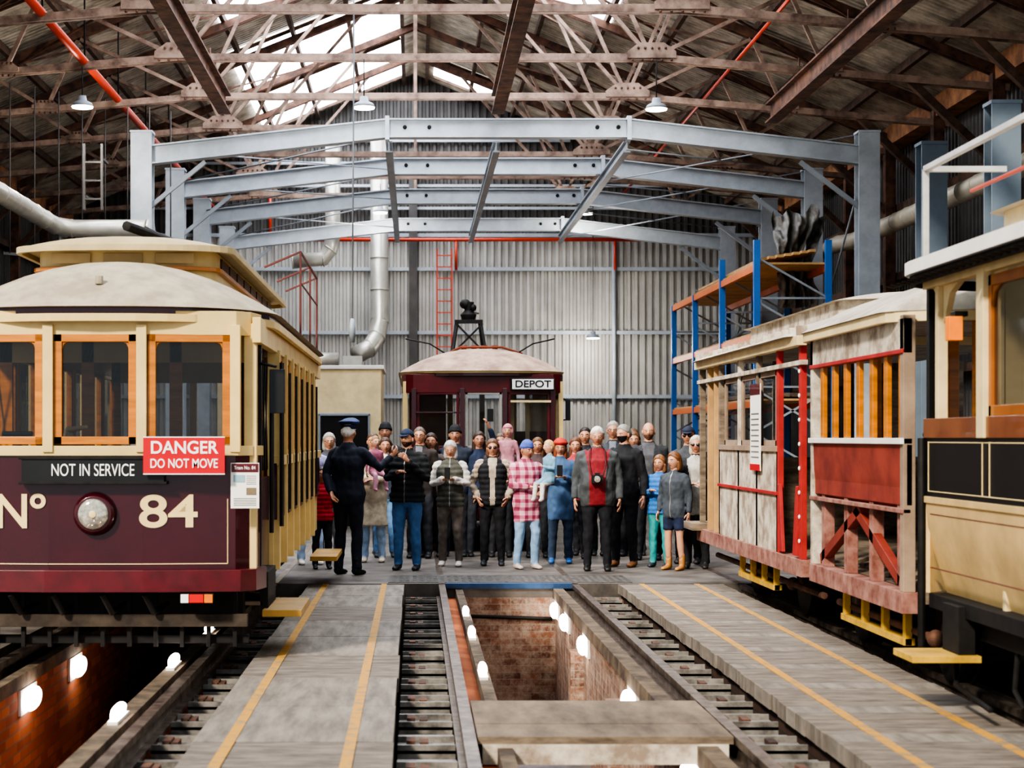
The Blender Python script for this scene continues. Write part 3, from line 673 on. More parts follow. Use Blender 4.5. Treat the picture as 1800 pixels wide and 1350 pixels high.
def saloon(y0,y1,kind):
    b=B('tram_body')
    b.box(XL-.02,XL+.12,y0,y1,.46,.6,pink); b.box(XR-.12,XR,y0,y1,.46,.6,pink); b.box(XL+.1,XR-.1,y0,y1,.52,.6,timberb)
    if kind=='red':
        y=y0+.15
        while y<y1: b.box(XL+.02,XL+.1,y,y+.1,.6,1.16,pink); y+=.7
        b.beam((XL+.05,y0+.2,.65),(XL+.05,y0+1.4,1.1),.06,.08,oldred); b.beam((XL+.05,y1-.2,.65),(XL+.05,y1-1.4,1.1),.06,.08,oldred)
        for i in range(8): b.beam((XL+.15+.02*i,y0+.3+i*.3,.62),(XL+.4+.03*i,y0+.6+i*.29,.66+.03*(i%3)),.05,.03,timberb)
        prof2=[(.05,1.13),(.02,1.2),(0,1.35),(-.005,1.56)]
        n=4; b.add([(XL+dx,y0,z) for dx,z in prof2]+[(XL+dx,y1,z) for dx,z in prof2],[(i,i+1,n+i+1,n+i) for i in range(3)],oldred,True)
        b.box(XL+.01,XL+.05,y0,y1,1.16,1.56,oldred); b.box(XL-.03,XL+.05,y0,y1,1.56,1.60,white); b.box(XL-.02,XL+.04,y0,y1,1.11,1.14,pink)
        y=y0+.1
        while y<y1-.1:
            b.box(XL+.01,XL+.045,y,y+.085,1.6,2.18,orangew); b.box(XR-.08,XR-.04,y,y+.075,1.6,2.18,orangew); y+=.36
        b.box(XR-.08,XR-.03,y0,y1,.9,1.6,oldred)
        b.box(XL-.01,XL+.05,y0,y1,2.17,2.38,dirtywhite); b.box(XL-.02,XL+.05,y0,y1,2.15,2.18,redp)
        for yy in (y0,y1-.08): b.box(XL-.01,XL+.07,yy,yy+.08,.6,2.4,ww if yy==y0 else dirtywhite)
        ring(b,XC,y0-.1,y1+.3,1.2,.4,2.36,2.43,creamL); dome(b,XC,y0-.1,y1+.3,1.22,.4,2.43,2.78,canvas,2.2)
        for x in (XL+.5,XC,XR-.5):
            for yy in (y0+.05,y1-.05): b.box(x-.04,x+.04,yy-.03,yy+.03,.6,2.4,orangew)
        for yy in (y0+.9,y0+2): b.beam((XR-.3,yy,1.0),(XR-.3,yy,2.2),.05,.05,ply)
    else:
        ym=y1-1.3
        b.box(XL,XL+.05,y0+1.0,ym,.6,1.5,dirtywhite); b.box(XL-.02,XL+.05,y0+1.0,ym,1.1,1.13,redp); b.box(XL-.02,XL+.05,y0+1.0,ym,1.48,1.53,ww)
        for i,yy in enumerate((y0+.12,y0+1.0,y0+1.9,y0+2.8,ym)):
            b.box(XL+.0,XL+.05,yy-.04,yy+.04,.6,2.36,redp if i<2 else (dirtywhite if i%2 else timberb))
        for i in range(8): b.ell((XL-.005,y0+.12,.75+.2*i),(.01,.018,.018),signwhite,8,6)
        b.poly([(XL-.01,y0+.2,.62),(XL-.01,y0+.36,.62),(XL-.01,y0+.24,1.2),(XL-.01,y0+.17,1.2)],(.03,0,0),redp)
        b.poly([(XL-.01,y0+.92,.62),(XL-.01,y0+.76,.62),(XL-.01,y0+.88,1.2),(XL-.01,y0+.95,1.2)],(.03,0,0),redp)
        for yy in (y0+1.1,y0+1.98,y0+2.88): win(b,(XL+.03,yy),(XL+.03,min(yy+.75,ym)),1.53,2.2,.05,ww,glassc,.03)
        for yy in (y1-1.0,y1-.6,y1-.1): b.box(XL+.0,XL+.06,yy-.03,yy+.03,.6,2.36,ply if yy!=y1-.1 else timberb)
        b.box(XR-.08,XR,y0,y1,.6,1.4,timberb)
        for yy in (y0+.1,y0+1.4,y0+2.8,y1-.1): b.box(XR-.1,XR-.02,yy,yy+.08,1.4,2.36,timberb)
        for x in (XL+.6,XC,XR-.6): b.box(x-.04,x+.04,y1-1.34,y1-1.28,.6,2.4,timberb)
        b.box(XL,XR,y1-1.33,y1-1.29,.6,1.4,timberb)
        b.box(XL-.05,XL+.03,y0,y1,2.36,2.44,creamL); b.box(XL-.02,XL+.04,y0,y1,2.2,2.24,dirtywhite)
        dome(b,XC,y0-.1,y1+.15,1.22,.4,2.44,2.72,canvas,2.2)
        y=y0
        while y<y1: b.box(XC-1.16,XC-1.08,y,y+.06,2.44,2.52,dirtywhite); y+=.28
        ring(b,XC,y0+.3,y1-.6,.7,.3,2.6,2.76,dirtywhite); dome(b,XC,y0+.2,y1-.5,.76,.3,2.76,2.84,canvas,2.2)
        b.box(XL-.12,XL+.2,y1-.3,y1+.3,.58,.66,timberb)
    ym=(y0+y1)/2
    for x in (XL+.12,XR-.2):
        yy0,yy1=(ym-.85,ym+.85); 
        b.box(x,x+.08,yy0,yy1,.42,.46,yellowp); b.box(x,x+.08,yy0,yy1,.2,.25,yellowp)
        for k in range(4): b.box(x+.01,x+.06,yy0+k*.54,yy0+k*.54+.06,.2,.46,yellowp)
    wheels(b,XC,(ym-1.1,ym+1.1),.3,blackm)
    b.tube([(XL+.2,y0+.1,.3),(XL+.2,y1-.1,.3)],.03,rust,8); b.ell((XL+.2,ym-1.3,.3),(.06,.06,.06),rust,10,8)
    b.make(bevel=.004)
saloon(11.05,13.65,'red'); saloon(13.95,19.1,'white')
b=B('notice_poster'); b.box(XL-.03,XL-.02,15.55,16.0,1.3,2.1,paper); b.box(XL-.034,XL-.03,15.55,16.0,2.0,2.1,maroonB); b.box(XL-.034,XL-.03,15.55,16.0,1.3,1.36,signred)
for i in range(9): b.box(XL-.034,XL-.03,15.6,15.95,1.42+.05*i,1.43+.05*i,greytext)
b.make()

# ---------------- people
def fab(col,kind='plain'):
    n='fabric_'+col+kind
    if n in _M: return _M[n]
    m=M(n,col,.85,0,.2,14,bump=.25)
    if kind=='denim': m.node_tree.nodes['Noise Texture'].inputs['Scale'].default_value=7
    if kind=='plaid':
        nt=m.node_tree;N=nt.nodes;L=nt.links;p=N['Principled BSDF'];tc=N['Texture Coordinate']
        fs=[]
        for ax in ('X','Z'):
            w=N.new('ShaderNodeTexWave');w.bands_direction=ax;w.inputs['Scale'].default_value=3.2;L.new(tc.outputs['Object'],w.inputs['Vector'])
            r=N.new('ShaderNodeValToRGB');r.color_ramp.interpolation='CONSTANT';r.color_ramp.elements[0].color=(0,0,0,1);r.color_ramp.elements[1].position=.6;r.color_ramp.elements[1].color=(.5,.5,.5,1);L.new(w.outputs['Fac'],r.inputs['Fac']);fs.append(r)
        ad=N.new('ShaderNodeMath');ad.operation='ADD';L.new(fs[0].outputs[0],ad.inputs[0]);L.new(fs[1].outputs[0],ad.inputs[1])
        r=N.new('ShaderNodeValToRGB');r.color_ramp.elements[0].color=lin('#cfa3ac');r.color_ramp.elements[1].color=lin('#84304a');e=r.color_ramp.elements.new(.5);e.color=lin('#b26079')
        L.new(ad.outputs[0],r.inputs['Fac']);L.new(r.outputs[0],p.inputs['Base Color'])
    return m
def skinm(col): return M('skin_'+col,col,.5,0,.06,12)
lipm=M('lips','#94493f',.5); eyew=M('eye_white','#d8d4cc',.3); eyed=M('eye_iris','#20140e',.2)
ARM={'down':((.25,.03,1.13),(.27,-.03,.88)),
 'pocket':((.29,.04,1.14),(.21,-.09,.95)),
 'hold':((.24,-.03,1.15),(.07,-.24,1.22)),
 'chest':((.25,-.05,1.14),(.10,-.24,1.30)),
 'fold':((.25,-.06,1.15),(.04,-.2,1.13)),
 'up':((.22,-.2,1.55),(.12,-.26,1.80)),
 'carry':((.26,-.02,1.14),(.10,-.24,1.08)),
 'cam':((.26,-.04,1.14),(.08,-.26,1.36)),
 'back':((.25,.08,1.14),(.12,.18,.95))}
def headmesh(b,c,k,yaw,pitch,skin,hair,hstyle,hat,hatc,beard,glasses,mask):
    R=Matrix.Rotation(yaw,3,'Z')@Matrix.Rotation(pitch,3,'X'); c=Vector(c)
    def shape(d):
        x,y,z=d; rx,ry,rz=.076,.096,.118
        if z<-.1: t=min(1,(-z-.1)/.9); rx*=1-.30*t; ry*=1-.18*t
        if z>.3: rx*=1+.03
        p=Vector((x*rx,y*ry,z*rz))
        if y<0:
            X,Z=p.x,p.z
            p.y-= .024*math.exp(-(X/.011)**2)*math.exp(-((Z+.018)/.020)**2)+.010*math.exp(-(X/.009)**2)*math.exp(-((Z-.008)/.02)**2)
            p.y+= .010*(math.exp(-((abs(X)-.031)/.014)**2)*math.exp(-((Z-.006)/.012)**2))
            p.y-= .005*math.exp(-((abs(X)-.028)/.02)**2)*math.exp(-((Z-.026)/.008)**2)
            p.y-= .007*math.exp(-(X/.022)**2)*math.exp(-((Z+.056)/.009)**2)
            p.y-= .010*math.exp(-(X/.02)**2)*math.exp(-((Z+.095)/.014)**2)
        return p
    def grid(fn,mat_fn,nu=36,nv=30):
        vs=[];ds=[]
        for i in range(nv+1):
            ph=math.pi*i/nv
            for j in range(nu):
                t=2*math.pi*j/nu; d=Vector((math.sin(ph)*math.cos(t),math.sin(ph)*math.sin(t),math.cos(ph)))
                p=fn(d); ds.append(p); vs.append(c+R@(p*k))
        fl={}
        for i in range(nv):
            for j in range(nu):
                f=(i*nu+j,(i+1)*nu+j,(i+1)*nu+(j+1)%nu,i*nu+(j+1)%nu)
                q=(ds[f[0]]+ds[f[1]]+ds[f[2]]+ds[f[3]])/4
                fl.setdefault(mat_fn(q),[]).append(f)
        base=None
        for m,fs in fl.items():
            if base is None: base=len(b.v); b.add(vs,fs,m,True)
            else:
                idx=b.mi(m)
                for f in fs: b.f.append(tuple(base+q for q in f)); b.m.append(idx); b.sm.append(True)
    def fm(q):
        if mask and q.y<-.02 and q.z<-.012 and q.z>-.105: return mask
        if q.y<-.06 and abs(q.x)<.024 and abs(q.z+.056)<.007: return lipm
        if beard and q.z<-.035 and q.y<.03 : return beard
        return skin
    grid(shape,fm)
    for s in (-1,1):
        for (o,r,m) in (((s*.031,-.078,.006),.0125,eyew),((s*.031,-.0865,.006),.0068,eyed)): b.ell(c+R@(Vector(o)*k),(r*k*1.1,r*k*.8,r*k*.72),m,10,6)
        b.ell(c+R@(Vector((s*.079,.006,-.005))*k),(.010*k,.018*k,.030*k),skin,10,8,rot=R)
        b.tube([c+R@(Vector((s*x,-y,z))*k) for x,y,z in ((.014,.093,.024),(.032,.091,.029),(.047,.080,.024))],.0038*k,hair if hstyle!='bald' else skin,6)
    if glasses=='sun':
        for s in (-1,1): b.ell(c+R@(Vector((s*.031,-.094,.006))*k),(.026*k,.008*k,.019*k),blackp,12,8,rot=R); b.tube([c+R@(Vector(v)*k) for v in ((s*.055,-.085,.012),(s*.082,.0,.008))],.003*k,blackp,5)
    elif glasses:
        for s in (-1,1):
            b.tube([c+R@(Vector((s*.031+.023*math.cos(t*.524),-.098,.005+.017*math.sin(t*.524)))*k) for t in range(13)],.002*k,blackp,5)
            b.tube([c+R@(Vector(v)*k) for v in ((s*.055,-.09,.012),(s*.082,.0,.008))],.002*k,blackp,5)
    def hairline(d,front,side,back):
        y=-d.y
        return front if y>.75 else (side+(front-side)*max(0,y)/.75 if y>0 else side+(back-side)*(-y))
    if hstyle!='bald' or hat:
        vol={'short':.010,'grey':.013,'long':.015,'bob':.018,'bald':.003}.get(hstyle,.01)
        bk=-.75 if hstyle in('long','bob') else -.5
        sd=-.1 if hstyle in ('long','bob') else .08
        def hf(d):
            p=shape(d); h=hairline(d,.56,sd,bk)
            t=max(0,min(1,(d.z-h)/.12)); n=d.normalized()
            return p*(.93+.07*t)+n*(vol*t)+n*(.004*t*math.sin(d.x*40+d.y*25))
        if hstyle!='bald': grid(hf,lambda q:hair)
    if hstyle in('long','bob'):
        ln=.26 if hstyle=='long' else .13
        for s in (-1,1):
            o=R@Vector((s*.066*k,.03*k,0))
            b.rings([(c.x+o.x,c.y+o.y,c.z+k*z,k*rx,k*.045) for z,rx in ((.04,.02),(-.02,.03),(-.08,.034),(-ln*.8,.03),(-ln,.012))],hair,12)
        o=R@Vector((0,.06*k,0)); b.rings([(c.x+o.x,c.y+o.y,c.z+k*z,k*rx,k*ry) for z,rx,ry in ((.05,.07,.04),(-.04,.085,.05),(-.12,.09,.05),(-ln,.07,.035),(-ln-.02,.03,.02))],hair,16)
    if hat:
        hm=hatc
        if hat in('beanie','beret','cap','hood'):
            fr_={'beanie':.30,'beret':.45,'cap':.42,'hood':.35}[hat]; bk={'beanie':-.2,'beret':.2,'cap':.0,'hood':-1.2}[hat]; sd2={'beanie':.1,'beret':.3,'cap':.3,'hood':-1.0}[hat]
            vol={'beanie':.018,'beret':.03,'cap':.016,'hood':.024}[hat]
            def bf(d):
                p=shape(d);h=hairline(d,fr_,sd2,bk);t=max(0,min(1,(d.z-h)/.08))
                if hat=='hood' and d.y<-.45 and d.z<.45: t=0
                q=p*(.9+.1*t)+d*(vol*t)
                if hat=='beret' and t>0: q.x*=1.12;q.y*=1.1
                if hat=='beanie' and d.z>.6: q.z+=.012
                return q
            grid(bf,lambda q:hm)
        if hat=='cap':
            pts=[Vector((.068*math.cos(t),-.07-.075*math.sin(t),.052-.02*math.sin(t))) for t in [math.pi*i/10 for i in range(11)]]
            P=[c+R@(p*k) for p in pts]; b.poly(P,(0,0,.006*k),hm)
        if hat=='officer':
            T=lambda x,y,z:c+R@(Vector((x,y,z))*k)
            b.tube([T(0,0,.045),T(0,0,.09)],[.09*k,.094*k],hm,24); b.tube([T(0,0,.088),T(0,-.005,.115),T(0,-.008,.135),T(0,-.005,.142)],[.094*k,.125*k,.122*k,.09*k],M('cap_crown','#26395e',.8),24)
            pts=[T(.075*math.cos(t),-.06-.08*math.sin(t),.05-.02*math.sin(t)) for t in [math.pi*i/10 for i in range(11)]]; b.poly(pts,(0,0,.006*k),blackp)
def hand(b,w,d,n,k,skin,side,curl=.35):
    w=Vector(w);d=Vector(d).normalized();n=Vector(n);n=(n-d*n.dot(d)).normalized();s=d.cross(n).normalized()
    vs=[]
    for (t,rx,ry) in ((-.02,.026,.022),(.0,.028,.02),(.03,.038,.016),(.065,.042,.015),(.088,.038,.012)):
        for j in range(10):
            a=2*math.pi*j/10; vs.append(w+(d*t+s*(rx*math.cos(a))+n*(ry*math.sin(a)))*k)
    fs=[(i*10+j,i*10+(j+1)%10,(i+1)*10+(j+1)%10,(i+1)*10+j) for i in range(4) for j in range(10)]+[tuple(range(10))[::-1],tuple(40+j for j in range(10))]
    b.add(vs,fs,skin,True)
    for o,l in ((-.03,.062),(-.0105,.074),(.0105,.078),(.03,.070)):
        p=w+(d*.08+s*o)*k; pts=[p]; a=curl*.5
        for f in (.45,.32,.23):
            dd=d*math.cos(a)+n*math.sin(a); p=p+dd*(l*f*k); pts.append(p); a+=curl
        b.tube(pts,[.0095*k,.009*k,.0082*k,.0065*k],skin,7)
    p=w+(d*.025+s*(.032*side))*k; pts=[p]; 
    for dd,l in ((d*.6+s*.75*side+n*.2,.034),(d*.85+s*.35*side+n*.35,.03),(d*.95+n*.35,.024)):
        p=p+dd.normalized()*(l*k); pts.append(p)
    b.tube(pts,[.013*k,.0115*k,.010*k,.007*k],skin,7)
zipm=M('zip_metal','#8b8b88',.4,.5)
def person(name,px,fy,H,yaw=0,top='#222222',pants='#222233',shoes='#222222',skin='#b98468',hair='#3a2a20',hs='short',hat=None,hatc='#222222',
           L='down',R='down',sleeve=None,inner=None,innerw=.05,hem=.86,bulk=1.0,belly=0,hy=0,hp=0,kind='plain',pkind='plain',puff=False,beard=None,glasses=None,mask=None,
           shorts=None,legs='stand',z0=0,xo=0,yo=0,headk=1.0,pos=None,wide=1.0,step=.0,boot=.1,zipp=False):
    if pos: X,Y=pos
    else: s=(fy-770)/1.6; X=(px-730)/s; Y=F/s
    k=H/1.75; sm=skinm(skin); hm=M('hair_'+hair,hair,.6,0,.25,30)
    tm=fab(top,kind); pm=fab(pants,pkind); shm=M('shoe_'+shoes,shoes,.5); sl=fab(sleeve) if sleeve else tm; im=fab(inner) if inner else tm
    t=B('tmp'); bw=bulk
    tr=[]
    zs=[(.80,.155,.105),(.86,.172,.12),(.93,.178,.125),(1.0,.168,.118),(1.08,.158,.112),(1.16,.163,.116),(1.24,.175,.122),(1.32,.185,.124),(1.38,.183,.115),(1.425,.16,.098),(1.46,.11,.08),(1.485,.075,.066)]
    def tz(z):
        for i in range(len(zs)-1):
            if zs[i][0]<=z<=zs[i+1][0]:
                f=(z-zs[i][0])/(zs[i+1][0]-zs[i][0]); return (zs[i][1]+f*(zs[i+1][1]-zs[i][1]),zs[i][2]+f*(zs[i+1][2]-zs[i][2]))
        return (zs[0][1],zs[0][2]) if z<zs[0][0] else zs[-1][1:]
    z=hem
    while z<1.5:
        rx,ry=tz(z); m=bw*wide if z<1.36 else (1+(bw-1)*.5)
        if z<.86: rx*=1+(.86-z)*.45; ry*=1+(.86-z)*.6
        bl=belly*math.exp(-((z-1.08)/.13)**2)
        tr.append((0,-bl*.6,z*k,rx*m*k,(ry*m+bl*.6)*k)); z+=.022
    t.rings(tr,tm,28,2.3)
    t.rings([(0,0,zz*k,rx*k*wide,ry*k*wide) for zz,rx,ry in ((.79,.12,.09),(.84,.165,.115),(.92,.17,.118),(1.02,.155,.108))],pm,24,2.3)
    t.tube([(0,.012*k,1.42*k),(0,.005*k,1.5*k),(0,-.005*k,1.6*k)],[.062*k,.056*k,.055*k],sm,14)
    t.tube([(0,.01*k,1.45*k),(0,.008*k,1.485*k),(0,.006*k,1.515*k)],[.088*k,.078*k,.072*k],tm,16)
    for s in (-1,1):
        if legs=='stand':
            kn=(s*.105*k,-(.02+(step if s>0 else 0))*k,.5*k); an=(s*.12*k,(.02-(step*.6 if s>0 else -step*.6))*k,.1*k)
            hp_=(s*.09*k,0,.9*k)
        else:
            kn=(s*.15*k,-.30*k,.78*k); an=(s*.17*k,-.34*k,.42*k); hp_=(s*.09*k,0,.88*k)
        H_=Vector(hp_);K_=Vector(kn);A_=Vector(an)
        if shorts:
            q=H_.lerp(K_,.72); t.tube([H_,H_.lerp(K_,.3),q],[.098*k,.096*k,.088*k],pm,16)
            t.tube([q.lerp(H_,.1),K_,K_.lerp(A_,.35),K_.lerp(A_,.75),A_],[.066*k,.054*k,.056*k,.042*k,.038*k],sm,14)
        else:
            t.tube([H_,H_.lerp(K_,.3),H_.lerp(K_,.7),K_,K_.lerp(A_,.35),K_.lerp(A_,.8),A_+Vector((0,0,-.02*k))],[.098*k,.096*k,.08*k,.067*k,.066*k,.054*k,.056*k],pm,16)
        if legs=='stand':
            a=A_
            if boot>.05: t.tube([a+Vector((0,.0,boot*k)),a+Vector((0,0,-.03*k))],[.05*k,.05*k],shm,12)
            ff=[( .055,.05,.035,.03),(.03,.045,.042,.045),(-.03,.04,.044,.042),(-.09,.032,.048,.032),(-.14,.028,.046,.027),(-.18,.022,.03,.02)]
            vs=[]
            for (dy,zc,rx,rz) in ff:
                for j in range(12):
                    an_=2*math.pi*j/12; zz=zc+rz*math.sin(an_)
                    vs.append((a.x+s*.01*k*(-dy*3)+rx*math.cos(an_)*k,a.y+dy*k,max(.003,zz)*k))
            fs=[(i*12+j,i*12+(j+1)%12,(i+1)*12+(j+1)%12,(i+1)*12+j) for i in range(5) for j in range(12)]+[tuple(range(12)),tuple(60+j for j in range(12))]
            t.add(vs,fs,shm,True)
        else: t.ell(A_+Vector((0,-.03*k,-.03*k)),(.04*k,.07*k,.04*k),shm,12,8)
    hd=[]
    for s,pose in ((1,L),(-1,R)):
        e,w=ARM[pose] if isinstance(pose,str) else pose
        sh=Vector((s*.185*wide,0,1.395)); e=Vector((s*e[0]*(1 if wide<1.05 else 1.05),e[1],e[2])); w=Vector((s*w[0],w[1],w[2]))
        q=1+(bw-1)*.9
        P=[Vector((s*.12,0,1.42)),sh,sh.lerp(e,.5),e,e.lerp(w,.5),w]
        rr=[.058*q,.064*q,.056*q,.047*q,.043*q,.036*q]
        t.tube([p*k for p in P],[r*k for r in rr],sl,14)
        hd.append((w*k,(w-e).normalized(),s))
    me=t.mesh(); ob=bpy.data.objects.new('tmp',me); sc.collection.objects.link(ob)
    md=ob.modifiers.new('r','REMESH');md.mode='VOXEL';md.voxel_size=.0125 if H>1.2 else .009
    md=ob.modifiers.new('s','SMOOTH');md.factor=.5;md.iterations=2
    dg=bpy.context.evaluated_depsgraph_get(); ev=ob.evaluated_get(dg); em=ev.to_mesh()
    bv=BVHTree.FromPolygons([Vector(v) for v in t.v],t.f)
    b=B(name); seed=Vector((px*.13,fy*.07,0)); groups={}; wt=[0]*len(em.vertices); pf=[0]*len(em.vertices)
    for p in em.polygons:
        c=p.center; r=bv.find_nearest(c); m=t.mats[t.m[r[2]]] if r[2] is not None else tm
        if m is pm and c.z/k>hem+.012 and c.z/k<1.05: m=tm
        if m is tm and inner and c.y<0 and abs(c.x)<innerw*k*(1.0+.6*max(0,(c.z/k-1.2)/.3)) and c.z/k<1.5: m=im
        cloth=m not in (sm,shm)
        if cloth:
            for vi in p.vertices: wt[vi]=1; pf[vi]=1 if (puff and m in (tm,sl)) else 0
        if zipp and m is tm and c.y<0 and abs(c.x)<.0075: m=zipm
        groups.setdefault(m,[]).append(tuple(p.vertices))
    for i,v in enumerate(em.vertices):
        co=v.co.copy()
        if wt[i]:
            q=Vector((co.x*9,co.y*9,co.z*6))/max(k,.6)+seed
            d=.012*noise.noise(q)+.008*noise.noise(q*2.3)
            if pf[i]: d+=.014*abs(math.sin(co.z/k*math.pi/.075))-.006
            co+=v.normal*d*k
        b.v.append(tuple(co))
    for m,fs in groups.items():
        i=b.mi(m)
        for f in fs: b.f.append(f);b.m.append(i);b.sm.append(True)
    ev.to_mesh_clear(); bpy.data.objects.remove(ob,do_unlink=True)
    hk=k*headk
    bd=M('beard_'+beard,beard,.8,0,.2,30) if beard else None
    headmesh(b,(0,-.012*k,(1.515+.118*headk)*k),hk,math.radians(hy),math.radians(hp),sm,hm,hs,hat,fab(hatc),bd,glasses,fab(mask) if mask else None)
    for w,d,s in hd:
        n=Vector((-s,.1,0)) if abs(d.z)>.6 else Vector((0,.0,-1)) if abs(d.z)<.3 else Vector((-s*.6,.5,-.3))
        hand(b,w+d*.015*k,d,n,k*(.95 if headk>1 else 1),sm,(1 if s>0 else -1)*-1,.4)
    o=b.make(recalc=False); o.location=(X+xo,Y+yo,z0); o.rotation_euler=(0,0,math.radians(yaw)); return o
def prop(parent,name,fn):
    b=B(name); fn(b); o=b.make(parent=parent,bevel=.002); return o
g=person('uniformed_guide',612,1010,1.78,yaw=152,top='#161b2b',pants='#141827',shoes='#0d0d0f',hair='#c9c4bb',hs='short',hat='officer',hatc='#1a2440',hem=.82,bulk=1.12,wide=1.04,L='back',R=((.34,-.13,1.23),(.40,-.29,1.36)),hy=10)
m1=person('man',716,1002,1.70,yaw=-14,top='#15181b',pants='#3c6390',pkind='denim',shoes='#17181a',hair='#1f1712',hat='cap',hatc='#17243c',puff=True,bulk=1.2,wide=1.04,hem=.86,L='cam',R='hold',beard='#33241b',hy=-12,zipp=True)
w2=person('woman',792,995,1.56,yaw=-8,top='#4a4a42',sleeve='#b9b5ae',pants='#5f564e',shoes='#c8c2b8',hair='#a6a39d',hs='bob',bulk=1.12,hem=.84,L='hold',R='hold',hp=14,puff=True,zipp=True,step=.04)
prop(w2,'phone',lambda b:b.box(-.035,.035,-.345,-.335,1.10,1.24,blackp))
w3=person('woman',866,994,1.58,yaw=-4,top='#15161a',sleeve='#9b8d7b',inner='#a39684',innerw=.04,pants='#131418',shoes='#24262a',hair='#5a3d2a',hs='bob',L='pocket',R='pocket',bulk=1.14,hem=.84,glasses='sun',puff=True)
w4=person('woman',925,1000,1.56,yaw=22,top='#c77088',kind='plaid',pants='#7f9dbb',pkind='denim',shoes='#b9a9a0',hair='#5a3b28',hat='beanie',hatc='#46579a',L='carry',R='fold',hem=.66,bulk=1.12,hy=15,hp=12,step=.06)
bb=person('baby',962,0,.86,yaw=-60,top='#6f97ad',pants='#cfc9c2',shoes='#cfa9a9',skin='#c99a80',hair='#c79f6a',legs='sit',z0=.66,pos=(1.62,20.62),headk=1.45,L='hold',R='down',hem=.8)
w5=person('woman',985,990,1.58,yaw=-6,top='#3f5a7c',kind='denim',pants='#2c3b50',shoes='#2f63a0',hair='#7a3d20',hs='long',hat='beret',hatc='#a52a1c',hem=.62,bulk=1.05,L='hold',R='hold',boot=.22,hp=8)
prop(w5,'phone',lambda b:b.box(-.035,.035,-.345,-.335,1.12,1.26,blackp))
m6=person('man',1050,1003,1.73,yaw=-6,top='#45494b',inner='#7e1f26',innerw=.10,pants='#15161c',shoes='#1c1a1a',hair='#c8c5bf',hs='grey',hem=.80,bulk=1.2,wide=1.06,belly=.05,hp=6)
def cam(b):
    b.box(-.07,.07,-.28,-.21,1.06,1.16,blackp);b.tube([(0,-.27,1.11),(0,-.34,1.11)],[.04,.045],blackp,16);b.tube([(0,-.34,1.11),(0,-.345,1.11)],.038,lens,16);b.box(-.03,.03,-.27,-.22,1.16,1.185,blackp)
    for s in (-1,1): b.tube([(s*.07,-.24,1.15),(s*.1,-.19,1.3),(s*.09,-.12,1.45),(s*.06,.02,1.5)],.006,blackp,6)
prop(m6,'camera',cam)
m7=person('man',1097,996,1.76,yaw=-30,top='#15161a',pants='#15161b',shoes='#8a5a34',hair='#7d7a74',hs='grey',hem=.76,bulk=1.12,mask='#121214',hy=-20,hp=4)
m8=person('man',1140,984,1.80,yaw=-8,top='#2a2c2f',pants='#1a1c22',shoes='#16171a',hair='#5a4636',hs='bald',beard='#6b4f3c',bulk=1.12,inner='#4c4c50')
k9=person('child',1186,1002,1.40,yaw=-42,top='#3d434a',pants='#1b2540',shoes='#a5713c',skin='#bf8d72',hair='#6b4426',hs='bob',shorts=True,hem=.80,bulk=1.12,hy=-10,headk=1.12,boot=.14,zipp=True)
k10=person('child',1160,997,1.36,yaw=-30,top='#2f6aa8',pants='#2e8f8f',shoes='#2a2a30',hair='#7a5030',hs='bob',puff=True,bulk=1.15,headk=1.12,L='pocket',R='hold')
m11=person('woman',1224,999,1.62,yaw=-15,top='#1b1c20',inner='#a9a49a',innerw=.08,pants='#17181c',shoes='#23211f',hair='#b1a794',hs='bob',hem=.72,L='fold',R='fold',glasses='sun')
m12=person('man',1250,996,1.74,yaw=-20,top='#3a3d40',pants='#16171b',shoes='#2a2624',hair='#5a4a3c',hat='cap',hatc='#1a2034',glasses='sun',yo=.5,xo=-.2)
w13=person('woman',656,988,1.66,yaw=-5,top='#b5a993',pants='#8aa0b8',shoes='#b9af9e',hair='#4b3425',hem=.5,bulk=1.12,R='fold',L='fold')
w14=person('woman',676,984,1.60,yaw=4,top='#36404e',pants='#5d83ad',pkind='denim',shoes='#3a3a40',hair='#3f2b20',hs='long',yo=.5)
m14=person('man',683,978,1.80,yaw=-5,top='#1b1d20',pants='#22242c',shoes='#1a1a1c',hair='#2a2018',hat='beanie',hatc='#15161a',yo=.45,xo=-.05)
m15=person('man',738,981,1.74,yaw=-8,top='#2c2422',inner='#6a6a70',innerw=.03,pants='#2a2c33',hair='#5b4f44',glasses='clear')
w16=person('woman',758,979,1.66,yaw=-6,top='#3b3330',inner='#8a8078',innerw=.03,pants='#22252c',hair='#2f2018',hs='long')
m17=person('man',800,978,1.76,yaw=-4,top='#1a2231',pants='#1d1f26',hair='#2a2018',hat='beanie',hatc='#121316',bulk=1.1,zipp=True)
w18=person('woman',842,978,1.68,yaw=4,top='#1a2740',pants='#20232b',hair='#3a2a20',hs='long',L='up')
prop(w18,'phone',lambda b:b.box(.08,.16,-.31,-.30,1.82,1.99,blackp))
m19=person('man',880,979,1.66,yaw=-4,top='#3f3a3a',pants='#22242a',hair='#5b4a3a',R='carry',L='carry')
c19=person('child',886,0,.95,yaw=-10,top='#b07a84',pants='#c08a92',shoes='#cfa9a9',skin='#c99a80',hair='#8a6a4a',hat='hood',hatc='#b87882',legs='sit',z0=.78,pos=(1.22,22.5),headk=1.35)
w20=person('woman',945,980,1.60,yaw=-6,top='#4a3a3a',pants='#22242a',hair='#5f4228',hs='long')
w21=person('woman',1012,982,1.60,yaw=-8,top='#9c343a',pants='#25262c',hair='#5b3622',hs='long')
m22=person('man',1030,977,1.74,yaw=-10,top='#26282c',pants='#22242a',hair='#241a14',yo=.1)
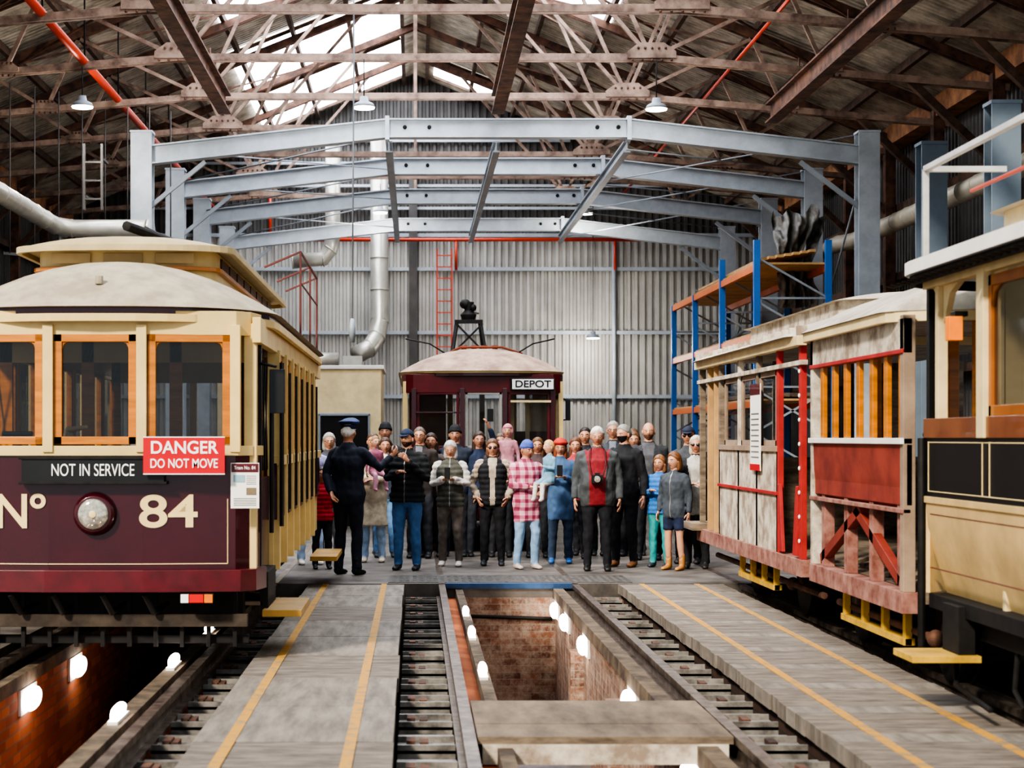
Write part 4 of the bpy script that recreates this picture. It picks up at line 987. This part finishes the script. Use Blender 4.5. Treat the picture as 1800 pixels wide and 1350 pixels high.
m23=person('man',1078,977,1.82,yaw=-12,top='#30343a',inner='#6a7078',innerw=.03,pants='#22242a',hair='#8b857c',hs='grey',glasses='clear')
w24=person('woman',1108,976,1.68,yaw=-8,top='#5d4a3d',pants='#22242a',hair='#5d3f26',hs='long',xo=.05)
m25=person('woman',1122,972,1.72,yaw=-8,top='#7a5a48',pants='#22242a',hair='#5b4026',hs='bob',yo=.6)
m26=person('child',566,1000,1.22,yaw=10,top='#a3202a',pants='#1c1d24',shoes='#1a1a1c',hair='#33241b',headk=1.15,puff=True,bulk=1.1)
w27=person('woman',545,992,1.66,yaw=12,top='#8886a8',pants='#9fb6cf',pkind='denim',shoes='#d0ccc4',hair='#5b4030',hs='long',L='fold',R='fold')
m28=person('woman',577,980,1.66,yaw=8,top='#3f4248',pants='#22242a',hair='#98948c',hs='bob',glasses='clear',yo=.2)
c29=person('baby',652,0,.8,yaw=30,top='#b56a80',pants='#c890a0',shoes='#c98090',skin='#c99a80',hair='#8a6a4a',legs='sit',z0=.78,pos=(-.50,21.2),headk=1.4)

# ---------------- light and camera
w=bpy.data.worlds.new('World');sc.world=w;w.use_nodes=True
bg=w.node_tree.nodes['Background'];bg.inputs[0].default_value=(.86,.93,1,1);bg.inputs[1].default_value=.75
sd=bpy.data.lights.new('sun','SUN');sd.energy=3.8;sd.angle=math.radians(6);sd.color=(1,.91,.78)
so=bpy.data.objects.new('sun',sd);sc.collection.objects.link(so)
so.rotation_euler=Vector((.48,.74,-.60)).to_track_quat('-Z','Y').to_euler()
cd=bpy.data.cameras.new('camera');cam_=bpy.data.objects.new('camera',cd);sc.collection.objects.link(cam_)
cd.sensor_width=36;cd.lens=F/1800*36;cd.shift_x=170/1800;cd.shift_y=95/1800;cd.clip_end=200
cam_.location=(0,0,CH);cam_.rotation_euler=(math.pi/2,0,0)
cd.dof.use_dof=True;cd.dof.focus_distance=17.5;cd.dof.aperture_fstop=2.8
sc.camera=cam_
try:
    sc.view_settings.view_transform='AgX'; sc.view_settings.look='AgX - High Contrast'; sc.view_settings.exposure=.45
except Exception as e: print(e)
